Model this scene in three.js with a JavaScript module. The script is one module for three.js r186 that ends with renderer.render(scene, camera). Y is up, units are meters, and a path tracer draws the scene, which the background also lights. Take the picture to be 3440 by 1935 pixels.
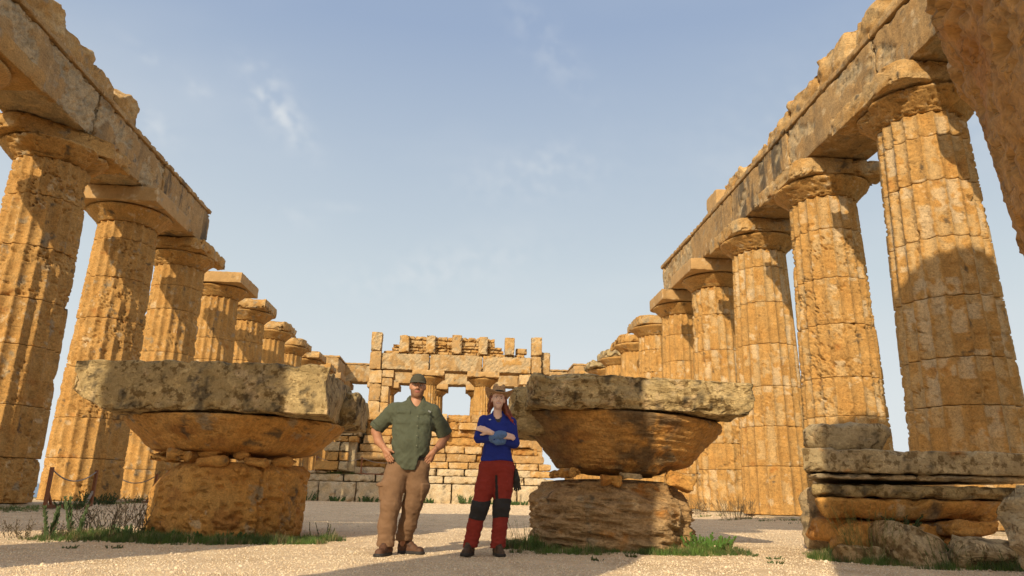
import * as THREE from 'three';
import { mergeGeometries } from 'three/addons/utils/BufferGeometryUtils.js';
import { createNoise3D } from 'simplex-noise';

// ---------------------------------------------------------------- camera, sky, sun, exposure
// x runs across the temple, -z along it away from the viewer, y up, metres
const DEG = Math.PI / 180;
const scene = new THREE.Scene();
const camera = new THREE.PerspectiveCamera(44.18, 1024 / 576, 0.05, 90000);
camera.position.set(0.6025, 0.62, 0);
camera.rotation.set(16.15 * DEG, -3.73 * DEG, 1.25 * DEG, 'YXZ');
const renderer = new THREE.WebGLRenderer({ antialias: true });
renderer.toneMapping = THREE.LinearToneMapping;
renderer.toneMappingExposure = 1.0;
renderer.shadowMap.enabled = true;

function mulberry(seed) {
  let s = seed | 0;
  return () => { s = (s + 0x6d2b79f5) | 0; let t = Math.imul(s ^ (s >>> 15), 1 | s); t = (t + Math.imul(t ^ (t >>> 7), 61 | t)) ^ t; return ((t ^ (t >>> 14)) >>> 0) / 4294967296; };
}
const noise = createNoise3D(mulberry(11));
const fbm = (x, y, z, o = 4) => { let a = 1, s = 0, n = 0; for (let i = 0; i < o; i++) { s += a * noise(x, y, z); n += a; a *= 0.5; x = x * 2.03 + 7.1; y = y * 2.03 + 3.7; z = z * 2.03 + 1.3; } return s / n; };
const clamp = (v, a = 0, b = 1) => v < a ? a : v > b ? b : v;
const smooth = (a, b, v) => { const t = clamp((v - a) / (b - a)); return t * t * (3 - 2 * t); };
const lerp = (a, b, t) => a + (b - a) * t;
const mix3 = (a, b, t) => [lerp(a[0], b[0], t), lerp(a[1], b[1], t), lerp(a[2], b[2], t)];

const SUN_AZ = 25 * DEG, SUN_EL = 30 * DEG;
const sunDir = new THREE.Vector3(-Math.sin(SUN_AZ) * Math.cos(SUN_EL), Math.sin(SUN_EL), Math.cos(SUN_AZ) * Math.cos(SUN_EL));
{
  const W = 1792, H = 896, data = new Float32Array(W * H * 4);
  const zen = [0.21, 0.29, 0.46], mid = [0.325, 0.42, 0.59], low = [0.59, 0.675, 0.73], hor = [0.77, 0.81, 0.815];
  const stops = [[0, hor], [7, mix3(hor, low, 0.3)], [16, low], [36, mid], [90, zen]];
  // soft cloud patches: azimuth (degrees right of the temple axis), elevation, size across, size up, slant, strength
  const puffs = [[-17.4, 28.9, 1.9, 1.5, -0.5, 0.85], [-15.4, 26.9, 2.0, 1.2, -0.65, 0.42], [-23.0, 28.3, 1.0, 0.6, -0.3, 0.35], [-26.6, 29.6, 2.0, 0.5, -0.35, 0.28], [-25.7, 25.2, 1.5, 0.9, -0.3, 0.45], [-19.2, 31, 1.3, 0.4, -0.2, 0.16],
    [6.6, 34.8, 3.6, 1.8, -0.75, 0.28], [5.3, 25.0, 5.5, 1.7, 0.10, 0.34], [7.6, 26.9, 2.2, 1.0, 0.1, 0.18], [-2.6, 17.3, 7.5, 1.7, 0.22, 0.42], [-14.6, 20.5, 1.6, 0.8, -0.1, 0.24], [-10.9, 21.7, 2.0, 0.35, 0.02, 0.22], [40, 28, 14, 4, 0.1, 0.35], [-60, 24, 20, 4, 0, 0.35], [75, 40, 25, 8, 0, 0.3], [-110, 35, 30, 8, 0, 0.35], [150, 40, 30, 8, 0, 0.3], [190, 25, 30, 5, 0, 0.35], [110, 22, 22, 4, 0, 0.35]];
  const d = new THREE.Vector3();
  for (let j = 0; j < H; j++) {
    const el = ((j + 0.5) / H - 0.5) * Math.PI, ed = el / DEG;
    for (let i = 0; i < W; i++) {
      const ph = ((i + 0.5) / W - 0.5) * 2 * Math.PI;
      d.set(Math.cos(ph) * Math.cos(el), Math.sin(el), Math.sin(ph) * Math.cos(el));
      const e = Math.max(0, ed);
      let k = 0; while (k < stops.length - 2 && e > stops[k + 1][0]) k++;
      let c = mix3(stops[k][1], stops[k + 1][1], clamp((e - stops[k][0]) / (stops[k + 1][0] - stops[k][0])));
      const cs = d.dot(sunDir), glow = 1.5 * Math.pow(clamp(cs), 5) + 0.32 * clamp(cs);  // warm glow round the unseen sun, broadened and strengthened to fill the shade
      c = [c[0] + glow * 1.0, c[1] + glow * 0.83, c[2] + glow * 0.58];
      if (ed > -2) {
        const az = Math.atan2(d.x, -d.z) / DEG;
        const qx = d.x / (d.y + 0.14), qz = d.z / (d.y + 0.14);
        const wisp = fbm(qx * 1.3 + 3, qz * 2.2, 4, 4);
        let cl = 0.08 * smooth(-0.1, 0.75, wisp) + 0.14 * smooth(-0.35, 0.6, fbm(qx * 0.45, qz * 0.5, 9, 3));
        for (const [pa, pe, sx, sy, sl, st] of puffs) {
          let da = az - pa; if (da > 180) da -= 360; if (da < -180) da += 360;
          const de = ed - pe - sl * da, r2 = (da / sx) ** 2 + (de / sy) ** 2;
          if (r2 < 6) cl += 0.75 * st * Math.exp(-r2 * 0.9) * clamp(0.42 + 1.3 * fbm(d.x * 34 + 8 * d.y, d.y * 40, d.z * 34, 6) + 0.4 * fbm(d.x * 9, d.y * 13, d.z * 9, 2));
        }
        cl = clamp(cl, 0, 0.8);
        c = mix3(c, [0.76, 0.79, 0.81], cl);
      } else c = mix3(c, [0.34, 0.30, 0.24], smooth(-2, -8, ed));
      const o = (j * W + i) * 4; data[o] = c[0]; data[o + 1] = c[1]; data[o + 2] = c[2]; data[o + 3] = 1;
    }
  }
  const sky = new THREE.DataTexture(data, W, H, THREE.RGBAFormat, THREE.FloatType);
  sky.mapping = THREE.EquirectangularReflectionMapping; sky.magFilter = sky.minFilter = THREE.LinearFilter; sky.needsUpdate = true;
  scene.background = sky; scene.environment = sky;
}
const sun = new THREE.DirectionalLight(new THREE.Color().setRGB(1.0, 0.82, 0.56), 4.4);
sun.position.copy(sunDir).multiplyScalar(120).add(new THREE.Vector3(0, 0, -25));
sun.target.position.set(0, 0, -25); scene.add(sun, sun.target);
sun.castShadow = true; sun.shadow.radius = 1;
Object.assign(sun.shadow.camera, { left: -60, right: 60, top: 60, bottom: -60, near: 1, far: 320 });
sun.shadow.mapSize.set(4096, 4096);

// ---------------------------------------------------------------- naming
const used = new Map();
function numbered(name) { const n = used.get(name) ?? 0; used.set(name, n + 1); return n ? name + '_' + String(n).padStart(3, '0') : name; }
function tag(o, label, category, group) { o.userData.label = label; o.userData.category = category; if (group) o.userData.group = group; return o; }
function thing(name, label, category, [x, y, z] = [0, 0, 0], turn = 0, group) {
  const o = new THREE.Group(); o.name = numbered(name); o.position.set(x, y, z); o.rotation.y = turn; scene.add(o);
  return tag(o, label, category, group);
}
function part(name, geo, mat, parent, pos) { const m = new THREE.Mesh(geo, mat); m.name = name; if (pos) m.position.set(...pos); parent.add(m); return m; }
function solo(name, geo, mat, label, category, group) { const m = new THREE.Mesh(geo, mat); m.name = numbered(name); scene.add(m); return tag(m, label, category, group); }
function struct(name, geo, mat) { const m = new THREE.Mesh(geo, mat); m.name = numbered(name); m.userData.kind = 'structure'; scene.add(m); return m; }

// ---------------------------------------------------------------- textures (tileable, computed)
function tileNoise(seed, n) { // periodic value noise on an n x n lattice
  const r = mulberry(seed), v = new Float32Array(n * n); for (let i = 0; i < v.length; i++) v[i] = r();
  return (u, w) => { // u, w in 0..1
    const x = u * n, y = w * n, xi = Math.floor(x), yi = Math.floor(y); let fx = x - xi, fy = y - yi;
    fx = fx * fx * (3 - 2 * fx); fy = fy * fy * (3 - 2 * fy);
    const a = ((xi % n) + n) % n, b = (a + 1) % n, c = ((yi % n) + n) % n, e = (c + 1) % n;
    return lerp(lerp(v[c * n + a], v[c * n + b], fx), lerp(v[e * n + a], v[e * n + b], fx), fy);
  };
}
function tileFbm(seed, n, o) { const L = []; for (let i = 0; i < o; i++) L.push(tileNoise(seed + i * 31, n << i)); return (u, v) => { let a = 1, s = 0, t = 0; for (const f of L) { s += a * f(u, v); t += a; a *= 0.55; } return s / t; }; }
function dataTex(S, fn, srgb) {
  const d = new Uint8Array(S * S * 4);
  for (let j = 0; j < S; j++) for (let i = 0; i < S; i++) { const c = fn((i + 0.5) / S, (j + 0.5) / S), o = (j * S + i) * 4; d[o] = clamp(c[0]) * 255; d[o + 1] = clamp(c[1]) * 255; d[o + 2] = clamp(c[2]) * 255; d[o + 3] = 255; }
  const t = new THREE.DataTexture(d, S, S); t.wrapS = t.wrapT = THREE.RepeatWrapping; t.magFilter = THREE.LinearFilter; t.minFilter = THREE.LinearMipmapLinearFilter; t.generateMipmaps = true;
  if (srgb) t.colorSpace = THREE.SRGBColorSpace; t.needsUpdate = true; return t;
}
const S = 1024;
// porous shelly limestone: grain, fine colour mottling; relief with small holes
const pA = tileFbm(101, 8, 6), pB = tileFbm(202, 24, 5), pC = tileFbm(303, 40, 4), pD = tileFbm(404, 90, 3), pE = tileFbm(505, 5, 5);
const slotN = (() => { const nx = 26, ny = 64, r = mulberry(818), v = new Float32Array(nx * ny); for (let i = 0; i < v.length; i++) v[i] = r(); return (x, y) => { const X = x * nx, Y = y * ny, xi = Math.floor(X), yi = Math.floor(Y), fx = X - xi, fy = Y - yi, a = ((xi % nx) + nx) % nx, b = (a + 1) % nx, c = ((yi % ny) + ny) % ny, e = (c + 1) % ny, s1 = fx * fx * (3 - 2 * fx), s2 = fy * fy * (3 - 2 * fy); return lerp(lerp(v[c * nx + a], v[c * nx + b], s1), lerp(v[e * nx + a], v[e * nx + b], s1), s2); }; })();
const porousHeight = (u, v) => { const slot = smooth(0.80, 0.90, slotN(u + 0.02 * pC(u, v), v + 0.012 * pA(u, v))), fine = smooth(0.66, 0.76, pD(u, v)); return 0.66 + 0.22 * (pA(u, v) - 0.5) + 0.26 * (pC(u, v) - 0.5) + 0.18 * (pD(u, v) - 0.5) - 0.36 * slot - 0.16 * fine; };
const porousMap = dataTex(S, (u, v) => { const g = 0.91 + 0.24 * (pC(u, v) - 0.5) + 0.18 * (pA(u, v) - 0.5) + 0.30 * (pD(u, v) - 0.5), w = pE(u, v) - 0.5; return [g + 0.05 * w, g, g - 0.10 * w]; }, true);
const porousBump = dataTex(S, (u, v) => { const h = porousHeight(u, v); return [h, h, h]; });
// bedded stone: long thin layers
const bA = tileFbm(611, 3, 4), bN = (() => { const L = [[2, 40, 71], [4, 90, 72], [8, 180, 73]].map(([nx, ny, s]) => { const r = mulberry(s), v = new Float32Array(nx * 8 * ny); for (let i = 0; i < v.length; i++) v[i] = r(); const n = nx * 8; return (x, y) => { const X = x * n, Y = y * ny, xi = Math.floor(X), yi = Math.floor(Y), fx = X - xi, fy = Y - yi, a = ((xi % n) + n) % n, b = (a + 1) % n, c = ((yi % ny) + ny) % ny, e = (c + 1) % ny, s1 = fx * fx * (3 - 2 * fx), s2 = fy * fy * (3 - 2 * fy); return lerp(lerp(v[c * n + a], v[c * n + b], s1), lerp(v[e * n + a], v[e * n + b], s1), s2); }; }); return (u, v) => { const w = v + 0.03 * bA(u, v); return 0.5 * L[0](u, w) + 0.3 * L[1](u, w) + 0.2 * L[2](u, w); }; })();
const beddedHeight = (u, v) => 0.35 + 0.75 * (bN(u, v) - 0.3) + 0.25 * (pA(u, v) - 0.5) - 0.4 * smooth(0.63, 0.72, bN(u * 1, v + 0.37)) - 0.2 * smooth(0.6, 0.75, pB(u, v));
const beddedMap = dataTex(S, (u, v) => { const g = 0.90 + 0.2 * (bN(u, v) - 0.5) + 0.24 * (pC(u, v) - 0.5) + 0.26 * (pD(u, v) - 0.5); return [g, g * 0.995, g * 0.985]; }, true);
const beddedBump = dataTex(S, (u, v) => { const h = beddedHeight(u, v); return [h, h, h]; });
// fine plaster: shallow trowelled surface
const plasterMap = dataTex(512, (u, v) => { const g = 0.94 + 0.10 * (pC(u, v) - 0.5) + 0.12 * (pA(u, v) - 0.5) + 0.1 * (pD(u, v) - 0.5); return [g, g, g]; }, true);
const plasterBump = dataTex(512, (u, v) => { const h = 0.5 + 0.4 * (pC(u, v) - 0.5) + 0.4 * (pA(u, v) - 0.5) - 0.2 * smooth(0.66, 0.76, pB(u, v)); return [h, h, h]; });
// gravel: cells of crushed limestone
const gravelCells = (() => { const n = 110, r = mulberry(909), px = new Float32Array(n * n), py = new Float32Array(n * n), tone = new Float32Array(n * n), hue = new Float32Array(n * n), sz = new Float32Array(n * n); for (let i = 0; i < n * n; i++) { px[i] = r(); py[i] = r(); tone[i] = r(); hue[i] = r(); sz[i] = 0.6 + 0.8 * r(); } return (u, v) => { const x = u * n, y = v * n, xi = Math.floor(x), yi = Math.floor(y); let b1 = 9, b2 = 9, id = 0; for (let dy = -1; dy <= 1; dy++) for (let dx = -1; dx <= 1; dx++) { const cx = ((xi + dx) % n + n) % n, cy = ((yi + dy) % n + n) % n, k = cy * n + cx, ex = xi + dx + px[k] - x, ey = yi + dy + py[k] - y, dd = Math.sqrt(ex * ex + ey * ey) / sz[k]; if (dd < b1) { b2 = b1; b1 = dd; id = k; } else if (dd < b2) b2 = dd; } return [b1, b2 - b1, tone[id], hue[id]]; }; })();
const gravelMap = dataTex(S, (u, v) => { const [a, e, t, h] = gravelCells(u, v), g = 0.93 + 0.18 * (t - 0.5) + 0.16 * (pD(u, v) - 0.5) + 0.14 * (pE(u, v) - 0.5), gapTone = 0.9 + 0.1 * smooth(0, 0.15, e); return [g * gapTone * (1.02 + 0.05 * (h - 0.5)), g * gapTone * 0.965, g * gapTone * (0.90 - 0.09 * (h - 0.5))]; }, true);  // colour slightly darker along the gaps between gravel cells
const gravelBump = dataTex(S, (u, v) => { const [a, e, t] = gravelCells(u, v), h = smooth(0, 0.35, e) * (0.5 + 0.5 * t); return [h, h, h]; });
const soilMap = dataTex(512, (u, v) => { const g = 0.8 + 0.3 * (pB(u, v) - 0.5) + 0.3 * (pE(u, v) - 0.5); return [g, g, g]; }, true);

// lichen-covered stone: dark crust specks and pale rosettes a few centimetres wide
const lichenMap = dataTex(S, (u, v) => { const dark = smooth(0.52, 0.64, 0.6 * pB(u, v) + 0.4 * pA(u, v)), pale = smooth(0.56, 0.64, 0.55 * pC(v, u) + 0.45 * pA(v + 0.3, u)), f = 0.22 * (pD(u, v) - 0.5); let g = [0.86 + f, 0.85 + f, 0.82 + f]; g = mix3(g, [0.52 + f, 0.47 + f, 0.38 + f], 0.75 * dark); g = mix3(g, [1.0 + f, 0.99 + f, 0.96 + f], 0.8 * pale * (1 - 0.6 * dark)); return g; }, true);
const std = (o) => new THREE.MeshStandardMaterial({ roughness: 0.95, metalness: 0, ...o });
const M = {
  stone: std({ map: porousMap, bumpMap: porousBump, bumpScale: 0.028, vertexColors: true }),
  bedded: std({ map: beddedMap, bumpMap: beddedBump, bumpScale: 0.024, vertexColors: true }),
  lichen: std({ map: lichenMap, bumpMap: porousBump, bumpScale: 0.03, vertexColors: true }),
  lichenBed: std({ map: lichenMap, bumpMap: beddedBump, bumpScale: 0.032, vertexColors: true }),
  close: std({ map: porousMap, bumpMap: porousBump, bumpScale: 0.007, vertexColors: true }),
  plaster: std({ map: plasterMap, bumpMap: plasterBump, bumpScale: 0.012, vertexColors: true }),
};
// ---------------------------------------------------------------- stone builders
// stone colours (linear): the body of the stone, its iron-rich veins, pale mortar, lichen, black crust
const OCHRE = [0.52, 0.285, 0.082], GOLD = [0.58, 0.335, 0.108], RUST = [0.48, 0.225, 0.056], PALE = [0.60, 0.405, 0.185], CREAM = [0.67, 0.50, 0.29], GREY = [0.31, 0.255, 0.175], CRUST = [0.085, 0.07, 0.048], SLATE = [0.36, 0.285, 0.18];
const LOOK = {
  column: { a: OCHRE, b: GOLD, rust: 0.14, pale: 0.10, grey: 0, crust: 0.02 },
  columnL: { a: OCHRE, b: GOLD, rust: 0.16, pale: 0.06, grey: 0.08, crust: 0.03 },
  fresh: { a: [0.49, 0.30, 0.118], b: [0.54, 0.335, 0.14], rust: 0.02, pale: 0.03, grey: 0.10, crust: 0.03 },
  beam: { a: [0.47, 0.28, 0.105], b: [0.52, 0.33, 0.14], rust: 0.04, pale: 0.16, grey: 0.16, crust: 0.05 },
  worn: { a: OCHRE, b: PALE, rust: 0.1, pale: 0.14, grey: 0.22, crust: 0.06 },
  wall: { a: GOLD, b: [0.69, 0.49, 0.26], rust: 0.06, pale: 0.28, grey: 0.12, crust: 0.05 },
  step: { a: [0.62, 0.48, 0.29], b: [0.70, 0.57, 0.38], rust: 0.02, pale: 0.3, grey: 0.2, crust: 0.13 },
  lichen: { a: [0.42, 0.315, 0.155], b: [0.60, 0.455, 0.235], rust: 0.0, pale: 0.42, grey: 0.10, crust: 0.56, fine: 1.7 },
  drum: { a: [0.60, 0.30, 0.072], b: [0.63, 0.35, 0.10], rust: 0.45, pale: 0.08, grey: 0.04, crust: 0.10, fine: 1.4 },
  echinus: { a: [0.60, 0.31, 0.078], b: [0.62, 0.345, 0.105], rust: 0.35, pale: 0.0, grey: 0.12, crust: 0.34, fine: 1.3 },
  slab: { a: [0.47, 0.365, 0.21], b: [0.60, 0.475, 0.285], rust: 0.02, pale: 0.22, grey: 0.2, crust: 0.24, fine: 1.8 },
  rubble: { a: [0.52, 0.36, 0.17], b: [0.53, 0.42, 0.26], rust: 0.1, pale: 0.12, grey: 0.25, crust: 0.1 },
};
function stoneColour(x, y, z, L, out) {
  if (L.fine) { x *= L.fine; y *= L.fine; z *= L.fine; }
  const n1 = fbm(x * 0.9, y * 1.1, z * 0.9, 3), n2 = fbm(x * 4.1 + 9, y * 5.2, z * 4.1, 4);
  let c = mix3(L.a, L.b, smooth(-0.55, 0.55, n1 * 0.8 + n2 * 0.3));
  if (L.rust) c = mix3(c, RUST, smooth(0.55 - L.rust, 0.9 - L.rust, fbm(x * 0.8 + 31, y * 1.3, z * 0.8 + 5, 4) + 0.25 * n2));
  if (L.pale) c = mix3(c, CREAM, 0.8 * smooth(0.50 - 0.5 * L.pale, 0.62 - 0.45 * L.pale, fbm(x * 1.5 - 17, y * 1.1 + 8, z * 1.5, 4) + 0.4 * n2));
  if (L.grey) c = mix3(c, SLATE, 0.85 * smooth(0.46 - 0.6 * L.grey, 0.70 - 0.55 * L.grey, fbm(x * 1.2 + 50, y * 0.9 - 20, z * 1.2, 4) + 0.35 * n2));
  if (L.crust) c = mix3(c, CRUST, 0.82 * smooth(0.52 - 0.55 * L.crust, 0.78 - 0.5 * L.crust, fbm(x * 1.6 - 70, y * 0.8 + 40, z * 1.6, 5) + 0.5 * n2));
  const k = 1 + 0.06 * n2; out[0] = c[0] * k; out[1] = c[1] * k; out[2] = c[2] * k;
}
// positions + triangles -> geometry with smooth normals, box-mapped uv in metres and vertex colours
function finish(pos, idx, look, seed, tile = 1.5, tint) {
  const n = pos.length / 3, g = new THREE.BufferGeometry();
  g.setAttribute('position', new THREE.BufferAttribute(new Float32Array(pos), 3)); g.setIndex(idx); g.computeVertexNormals();
  const nor = g.attributes.normal.array, c = [0, 0, 0], col = new Float32Array(n * 3), ox = (seed * 13.71) % 97, oy = (seed * 7.13) % 53, oz = (seed * 3.37) % 71;
  for (let i = 0; i < n; i++) { const x = pos[3 * i], y = pos[3 * i + 1], z = pos[3 * i + 2]; stoneColour(x + ox, y + oy, z + oz, look, c); if (tint) tint(c, x, y, z, nor[3 * i], nor[3 * i + 1], nor[3 * i + 2], i); col[3 * i] = c[0]; col[3 * i + 1] = c[1]; col[3 * i + 2] = c[2]; }
  const map = new Int32Array(n * 3).fill(-1), P = [], N = [], C = [], U = [], I = [];
  for (let t = 0; t < idx.length; t += 3) {
    const a = idx[t] * 3, b = idx[t + 1] * 3, d = idx[t + 2] * 3;
    const sx = Math.abs(nor[a] + nor[b] + nor[d]), sy = Math.abs(nor[a + 1] + nor[b + 1] + nor[d + 1]), sz = Math.abs(nor[a + 2] + nor[b + 2] + nor[d + 2]);
    const cls = sy > sx && sy > sz ? 1 : sx > sz ? 0 : 2;
    for (let k = 0; k < 3; k++) {
      const v = idx[t + k], key = v * 3 + cls;
      if (map[key] < 0) { map[key] = P.length / 3; const x = pos[3 * v], y = pos[3 * v + 1], z = pos[3 * v + 2]; P.push(x, y, z); N.push(nor[3 * v], nor[3 * v + 1], nor[3 * v + 2]); C.push(col[3 * v], col[3 * v + 1], col[3 * v + 2]); if (cls === 0) U.push((z + oz) / tile, (y + oy) / tile); else if (cls === 1) U.push((x + ox) / tile, (z + oz) / tile); else U.push((x + ox) / tile, (y + oy) / tile); }
      I.push(map[key]);
    }
  }
  const r = new THREE.BufferGeometry();
  r.setAttribute('position', new THREE.Float32BufferAttribute(P, 3)); r.setAttribute('normal', new THREE.Float32BufferAttribute(N, 3)); r.setAttribute('color', new THREE.Float32BufferAttribute(C, 3)); r.setAttribute('uv', new THREE.Float32BufferAttribute(U, 2)); r.setIndex(I);
  return r;
}
// a cut or broken stone block: rounded and chipped edges, worn faces, recessed rough patches. Origin at the middle of its underside.
function block(w, h, d, o = {}) {
  const { cell = 0.08, r = 0.03, amp = 0.012, lump = 0, chip = 0.06, patch = 0, bed = 0, look = LOOK.worn, seed = 1, shape, tint, tile, cuts = 0 } = o;
  const axis = (len) => { const k = Math.max(1, Math.round((len - 2 * r) / cell)), a = [-len / 2]; for (let i = 0; i <= k; i++) a.push(-len / 2 + r + (len - 2 * r) * i / k); a.push(len / 2); return a; };
  const X = axis(w), Y = axis(h), Z = axis(d), nx = X.length, ny = Y.length, nz = Z.length, id = new Map(), pos = [], idx = [], mask = [];
  const cr = mulberry(seed * 31 + 3), planes = Array.from({ length: cuts }, () => { const v = new THREE.Vector3(cr() * 2 - 1, cr() * 1.6 - 0.6, cr() * 2 - 1).normalize(); return [v.x, v.y, v.z, (Math.abs(v.x) * w + Math.abs(v.y) * h + Math.abs(v.z) * d) / 2 * (0.62 + 0.26 * cr())]; });
  const so = (seed * 5.77) % 211, hw = w / 2, hh = h / 2, hd = d / 2;
  const vert = (i, j, k) => {
    const key = (i * ny + j) * nz + k; let v = id.get(key); if (v !== undefined) return v;
    let x = X[i], y = Y[j], z = Z[k];
    const ix = clamp(x, -hw + r, hw - r), iy = clamp(y, -hh + r, hh - r), iz = clamp(z, -hd + r, hd - r);
    let nx_ = x - ix, ny_ = y - iy, nz_ = z - iz; const l = Math.hypot(nx_, ny_, nz_) || 1; nx_ /= l; ny_ /= l; nz_ /= l;
    const qx = hw - Math.abs(x), qy = hh - Math.abs(y), qz = hd - Math.abs(z);
    x = ix + nx_ * r; y = iy + ny_ * r; z = iz + nz_ * r;
    const sx = x + so, sy = y + so * 0.7, sz = z - so;
    let pm = 0, dp = amp * (fbm(sx * 2.2, sy * 2.6, sz * 2.2, 5) - 0.2);
    if (lump) dp += lump * fbm(sx * 0.9 + 3, sy * 1.1, sz * 0.9, 3);
    if (bed) dp += bed * (fbm(sx * 0.7, sy * 9, sz * 0.7, 3) - 0.15 - 0.9 * smooth(0.25, 0.5, noise(sx * 1.1, sy * 7 + 4, sz * 1.1)));
    if (patch) { const m = pm = smooth(0.32 - patch, 0.38 - patch, fbm(sx * 0.55 + 40, sy * 0.7, sz * 0.55, 4)); dp += m * (-0.028 + 0.03 * fbm(sx * 5, sy * 6, sz * 5, 3) - 0.05 * smooth(0.3, 0.6, noise(sx * 5.5, sy * 8, sz * 5.5))); }
    x += nx_ * dp; y += ny_ * dp; z += nz_ * dp;
    if (chip) { // broken edges: cut towards the inside where two faces meet
      const e = [Math.exp(-qx / 0.11), Math.exp(-qy / 0.11), Math.exp(-qz / 0.11)], s = e[0] + e[1] + e[2], mx = Math.max(...e), edge = clamp(s - mx);
      const c = chip * edge * (0.12 + 2.2 * Math.max(0, fbm(sx * 2.3 - 9, sy * 2.6, sz * 2.3, 4) - 0.05));
      x -= Math.sign(ix || x) * c * e[0]; y -= Math.sign(iy || y) * c * e[1]; z -= Math.sign(iz || z) * c * e[2];
    }
    for (const [a, b, c, q] of planes) { const e = a * x + b * y + c * z - q + 0.012 * noise(sx * 6, sy * 6, sz * 6); if (e > 0) { x -= a * e; y -= b * e; z -= c * e; } }
    y += hh; if (shape) [x, y, z] = shape(x, y, z);
    v = pos.length / 3; pos.push(x, y, z); mask.push(pm); id.set(key, v); return v;
  };
  const quad = (a, b, c, e) => idx.push(a, b, c, a, c, e);
  for (let i = 0; i < nx - 1; i++) for (let j = 0; j < ny - 1; j++) { quad(vert(i, j, nz - 1), vert(i + 1, j, nz - 1), vert(i + 1, j + 1, nz - 1), vert(i, j + 1, nz - 1)); quad(vert(i + 1, j, 0), vert(i, j, 0), vert(i, j + 1, 0), vert(i + 1, j + 1, 0)); }
  for (let k = 0; k < nz - 1; k++) for (let j = 0; j < ny - 1; j++) { quad(vert(nx - 1, j, k + 1), vert(nx - 1, j, k), vert(nx - 1, j + 1, k), vert(nx - 1, j + 1, k + 1)); quad(vert(0, j, k), vert(0, j, k + 1), vert(0, j + 1, k + 1), vert(0, j + 1, k)); }
  for (let i = 0; i < nx - 1; i++) for (let k = 0; k < nz - 1; k++) { quad(vert(i, ny - 1, k + 1), vert(i + 1, ny - 1, k + 1), vert(i + 1, ny - 1, k), vert(i, ny - 1, k)); quad(vert(i, 0, k), vert(i + 1, 0, k), vert(i + 1, 0, k + 1), vert(i, 0, k + 1)); }
  const paint = patch ? (c, x, y, z, a, b, e, i) => { if (tint) tint(c, x, y, z); if (mask[i]) { const k = mix3(c, mix3([0.60, 0.445, 0.25], [0.42, 0.34, 0.21], smooth(-0.1, 0.35, fbm(x * 2.1 + so, y * 2.1, z * 2.1, 4))), 0.75 * mask[i]); c[0] = k[0]; c[1] = k[1]; c[2] = k[2]; } } : tint;
  return finish(pos, idx, look, seed, tile, paint);
}
// a rounded broken stone: the same with generous rounding
const rock = (w, h, d, o = {}) => block(w, h, d, { r: Math.min(w, h, d) * 0.16, chip: 0.05, amp: 0.04, lump: Math.min(w, h, d) * 0.12, cuts: 9, cell: Math.min(w, h, d) / 12, look: LOOK.rubble, ...o });
// a surface of revolution about y given as rows [y, radius]; fn(theta, y, r, row) moves the radius
function revolve(rows, nT, fn, look, seed, o = {}) {
  const pos = [], idx = [], R = rows.length, th = o.thetas ?? Array.from({ length: nT }, (_, i) => i / nT * 2 * Math.PI), n = th.length;
  for (let j = 0; j < R; j++) for (let i = 0; i < n; i++) { const t = th[i], [y, r0] = rows[j], q = fn ? fn(t, y, r0, j, rows[j]) : r0, rr = Array.isArray(q) ? q[0] : q, yy = Array.isArray(q) ? q[1] : y; pos.push(Math.cos(t) * rr, yy, Math.sin(t) * rr); }
  for (let j = 0; j < R - 1; j++) for (let i = 0; i < n; i++) { const a = j * n + i, b = j * n + (i + 1) % n, c = b + n, d = a + n; idx.push(a, c, b, a, d, c); }
  const g = new THREE.BufferGeometry(); g.setAttribute('position', new THREE.Float32BufferAttribute(pos, 3)); g.setIndex(idx); g.computeVertexNormals();
  if (o.box) return finish(pos, idx, look, seed, o.tile, o.tint);
  // uv: unrolled round the axis in metres (one seam at the back)
  const nor = g.attributes.normal.array, P = [], N = [], C = [], U = [], I = [], c = [0, 0, 0], tile = o.tile ?? 1.5, ox = (seed * 13.71) % 97, oy = (seed * 7.13) % 53, oz = (seed * 3.37) % 71, rm = o.rm ?? 1;
  for (let j = 0; j < R; j++) for (let i = 0; i <= n; i++) { const v = (j * n + i % n) * 3; P.push(pos[v], pos[v + 1], pos[v + 2]); N.push(nor[v], nor[v + 1], nor[v + 2]); stoneColour(pos[v] + ox, pos[v + 1] + oy + (o.yo ?? 0), pos[v + 2] + oz, look, c); if (o.tint) o.tint(c, pos[v], pos[v + 1], pos[v + 2], i === n ? 2 * Math.PI : th[i]); C.push(...c); U.push((i === n ? th[0] + 2 * Math.PI : th[i]) * rm / tile + ox, pos[v + 1] / tile + oy); }
  for (let j = 0; j < R - 1; j++) for (let i = 0; i < n; i++) { const a = j * (n + 1) + i, b = a + 1, e = b + n + 1, d = a + n + 1; I.push(a, e, b, a, d, e); }
  const r = new THREE.BufferGeometry(); r.setAttribute('position', new THREE.Float32BufferAttribute(P, 3)); r.setAttribute('normal', new THREE.Float32BufferAttribute(N, 3)); r.setAttribute('color', new THREE.Float32BufferAttribute(C, 3)); r.setAttribute('uv', new THREE.Float32BufferAttribute(U, 2)); r.setIndex(I); return r;
}
const GAPJ = 0.005;
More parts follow.
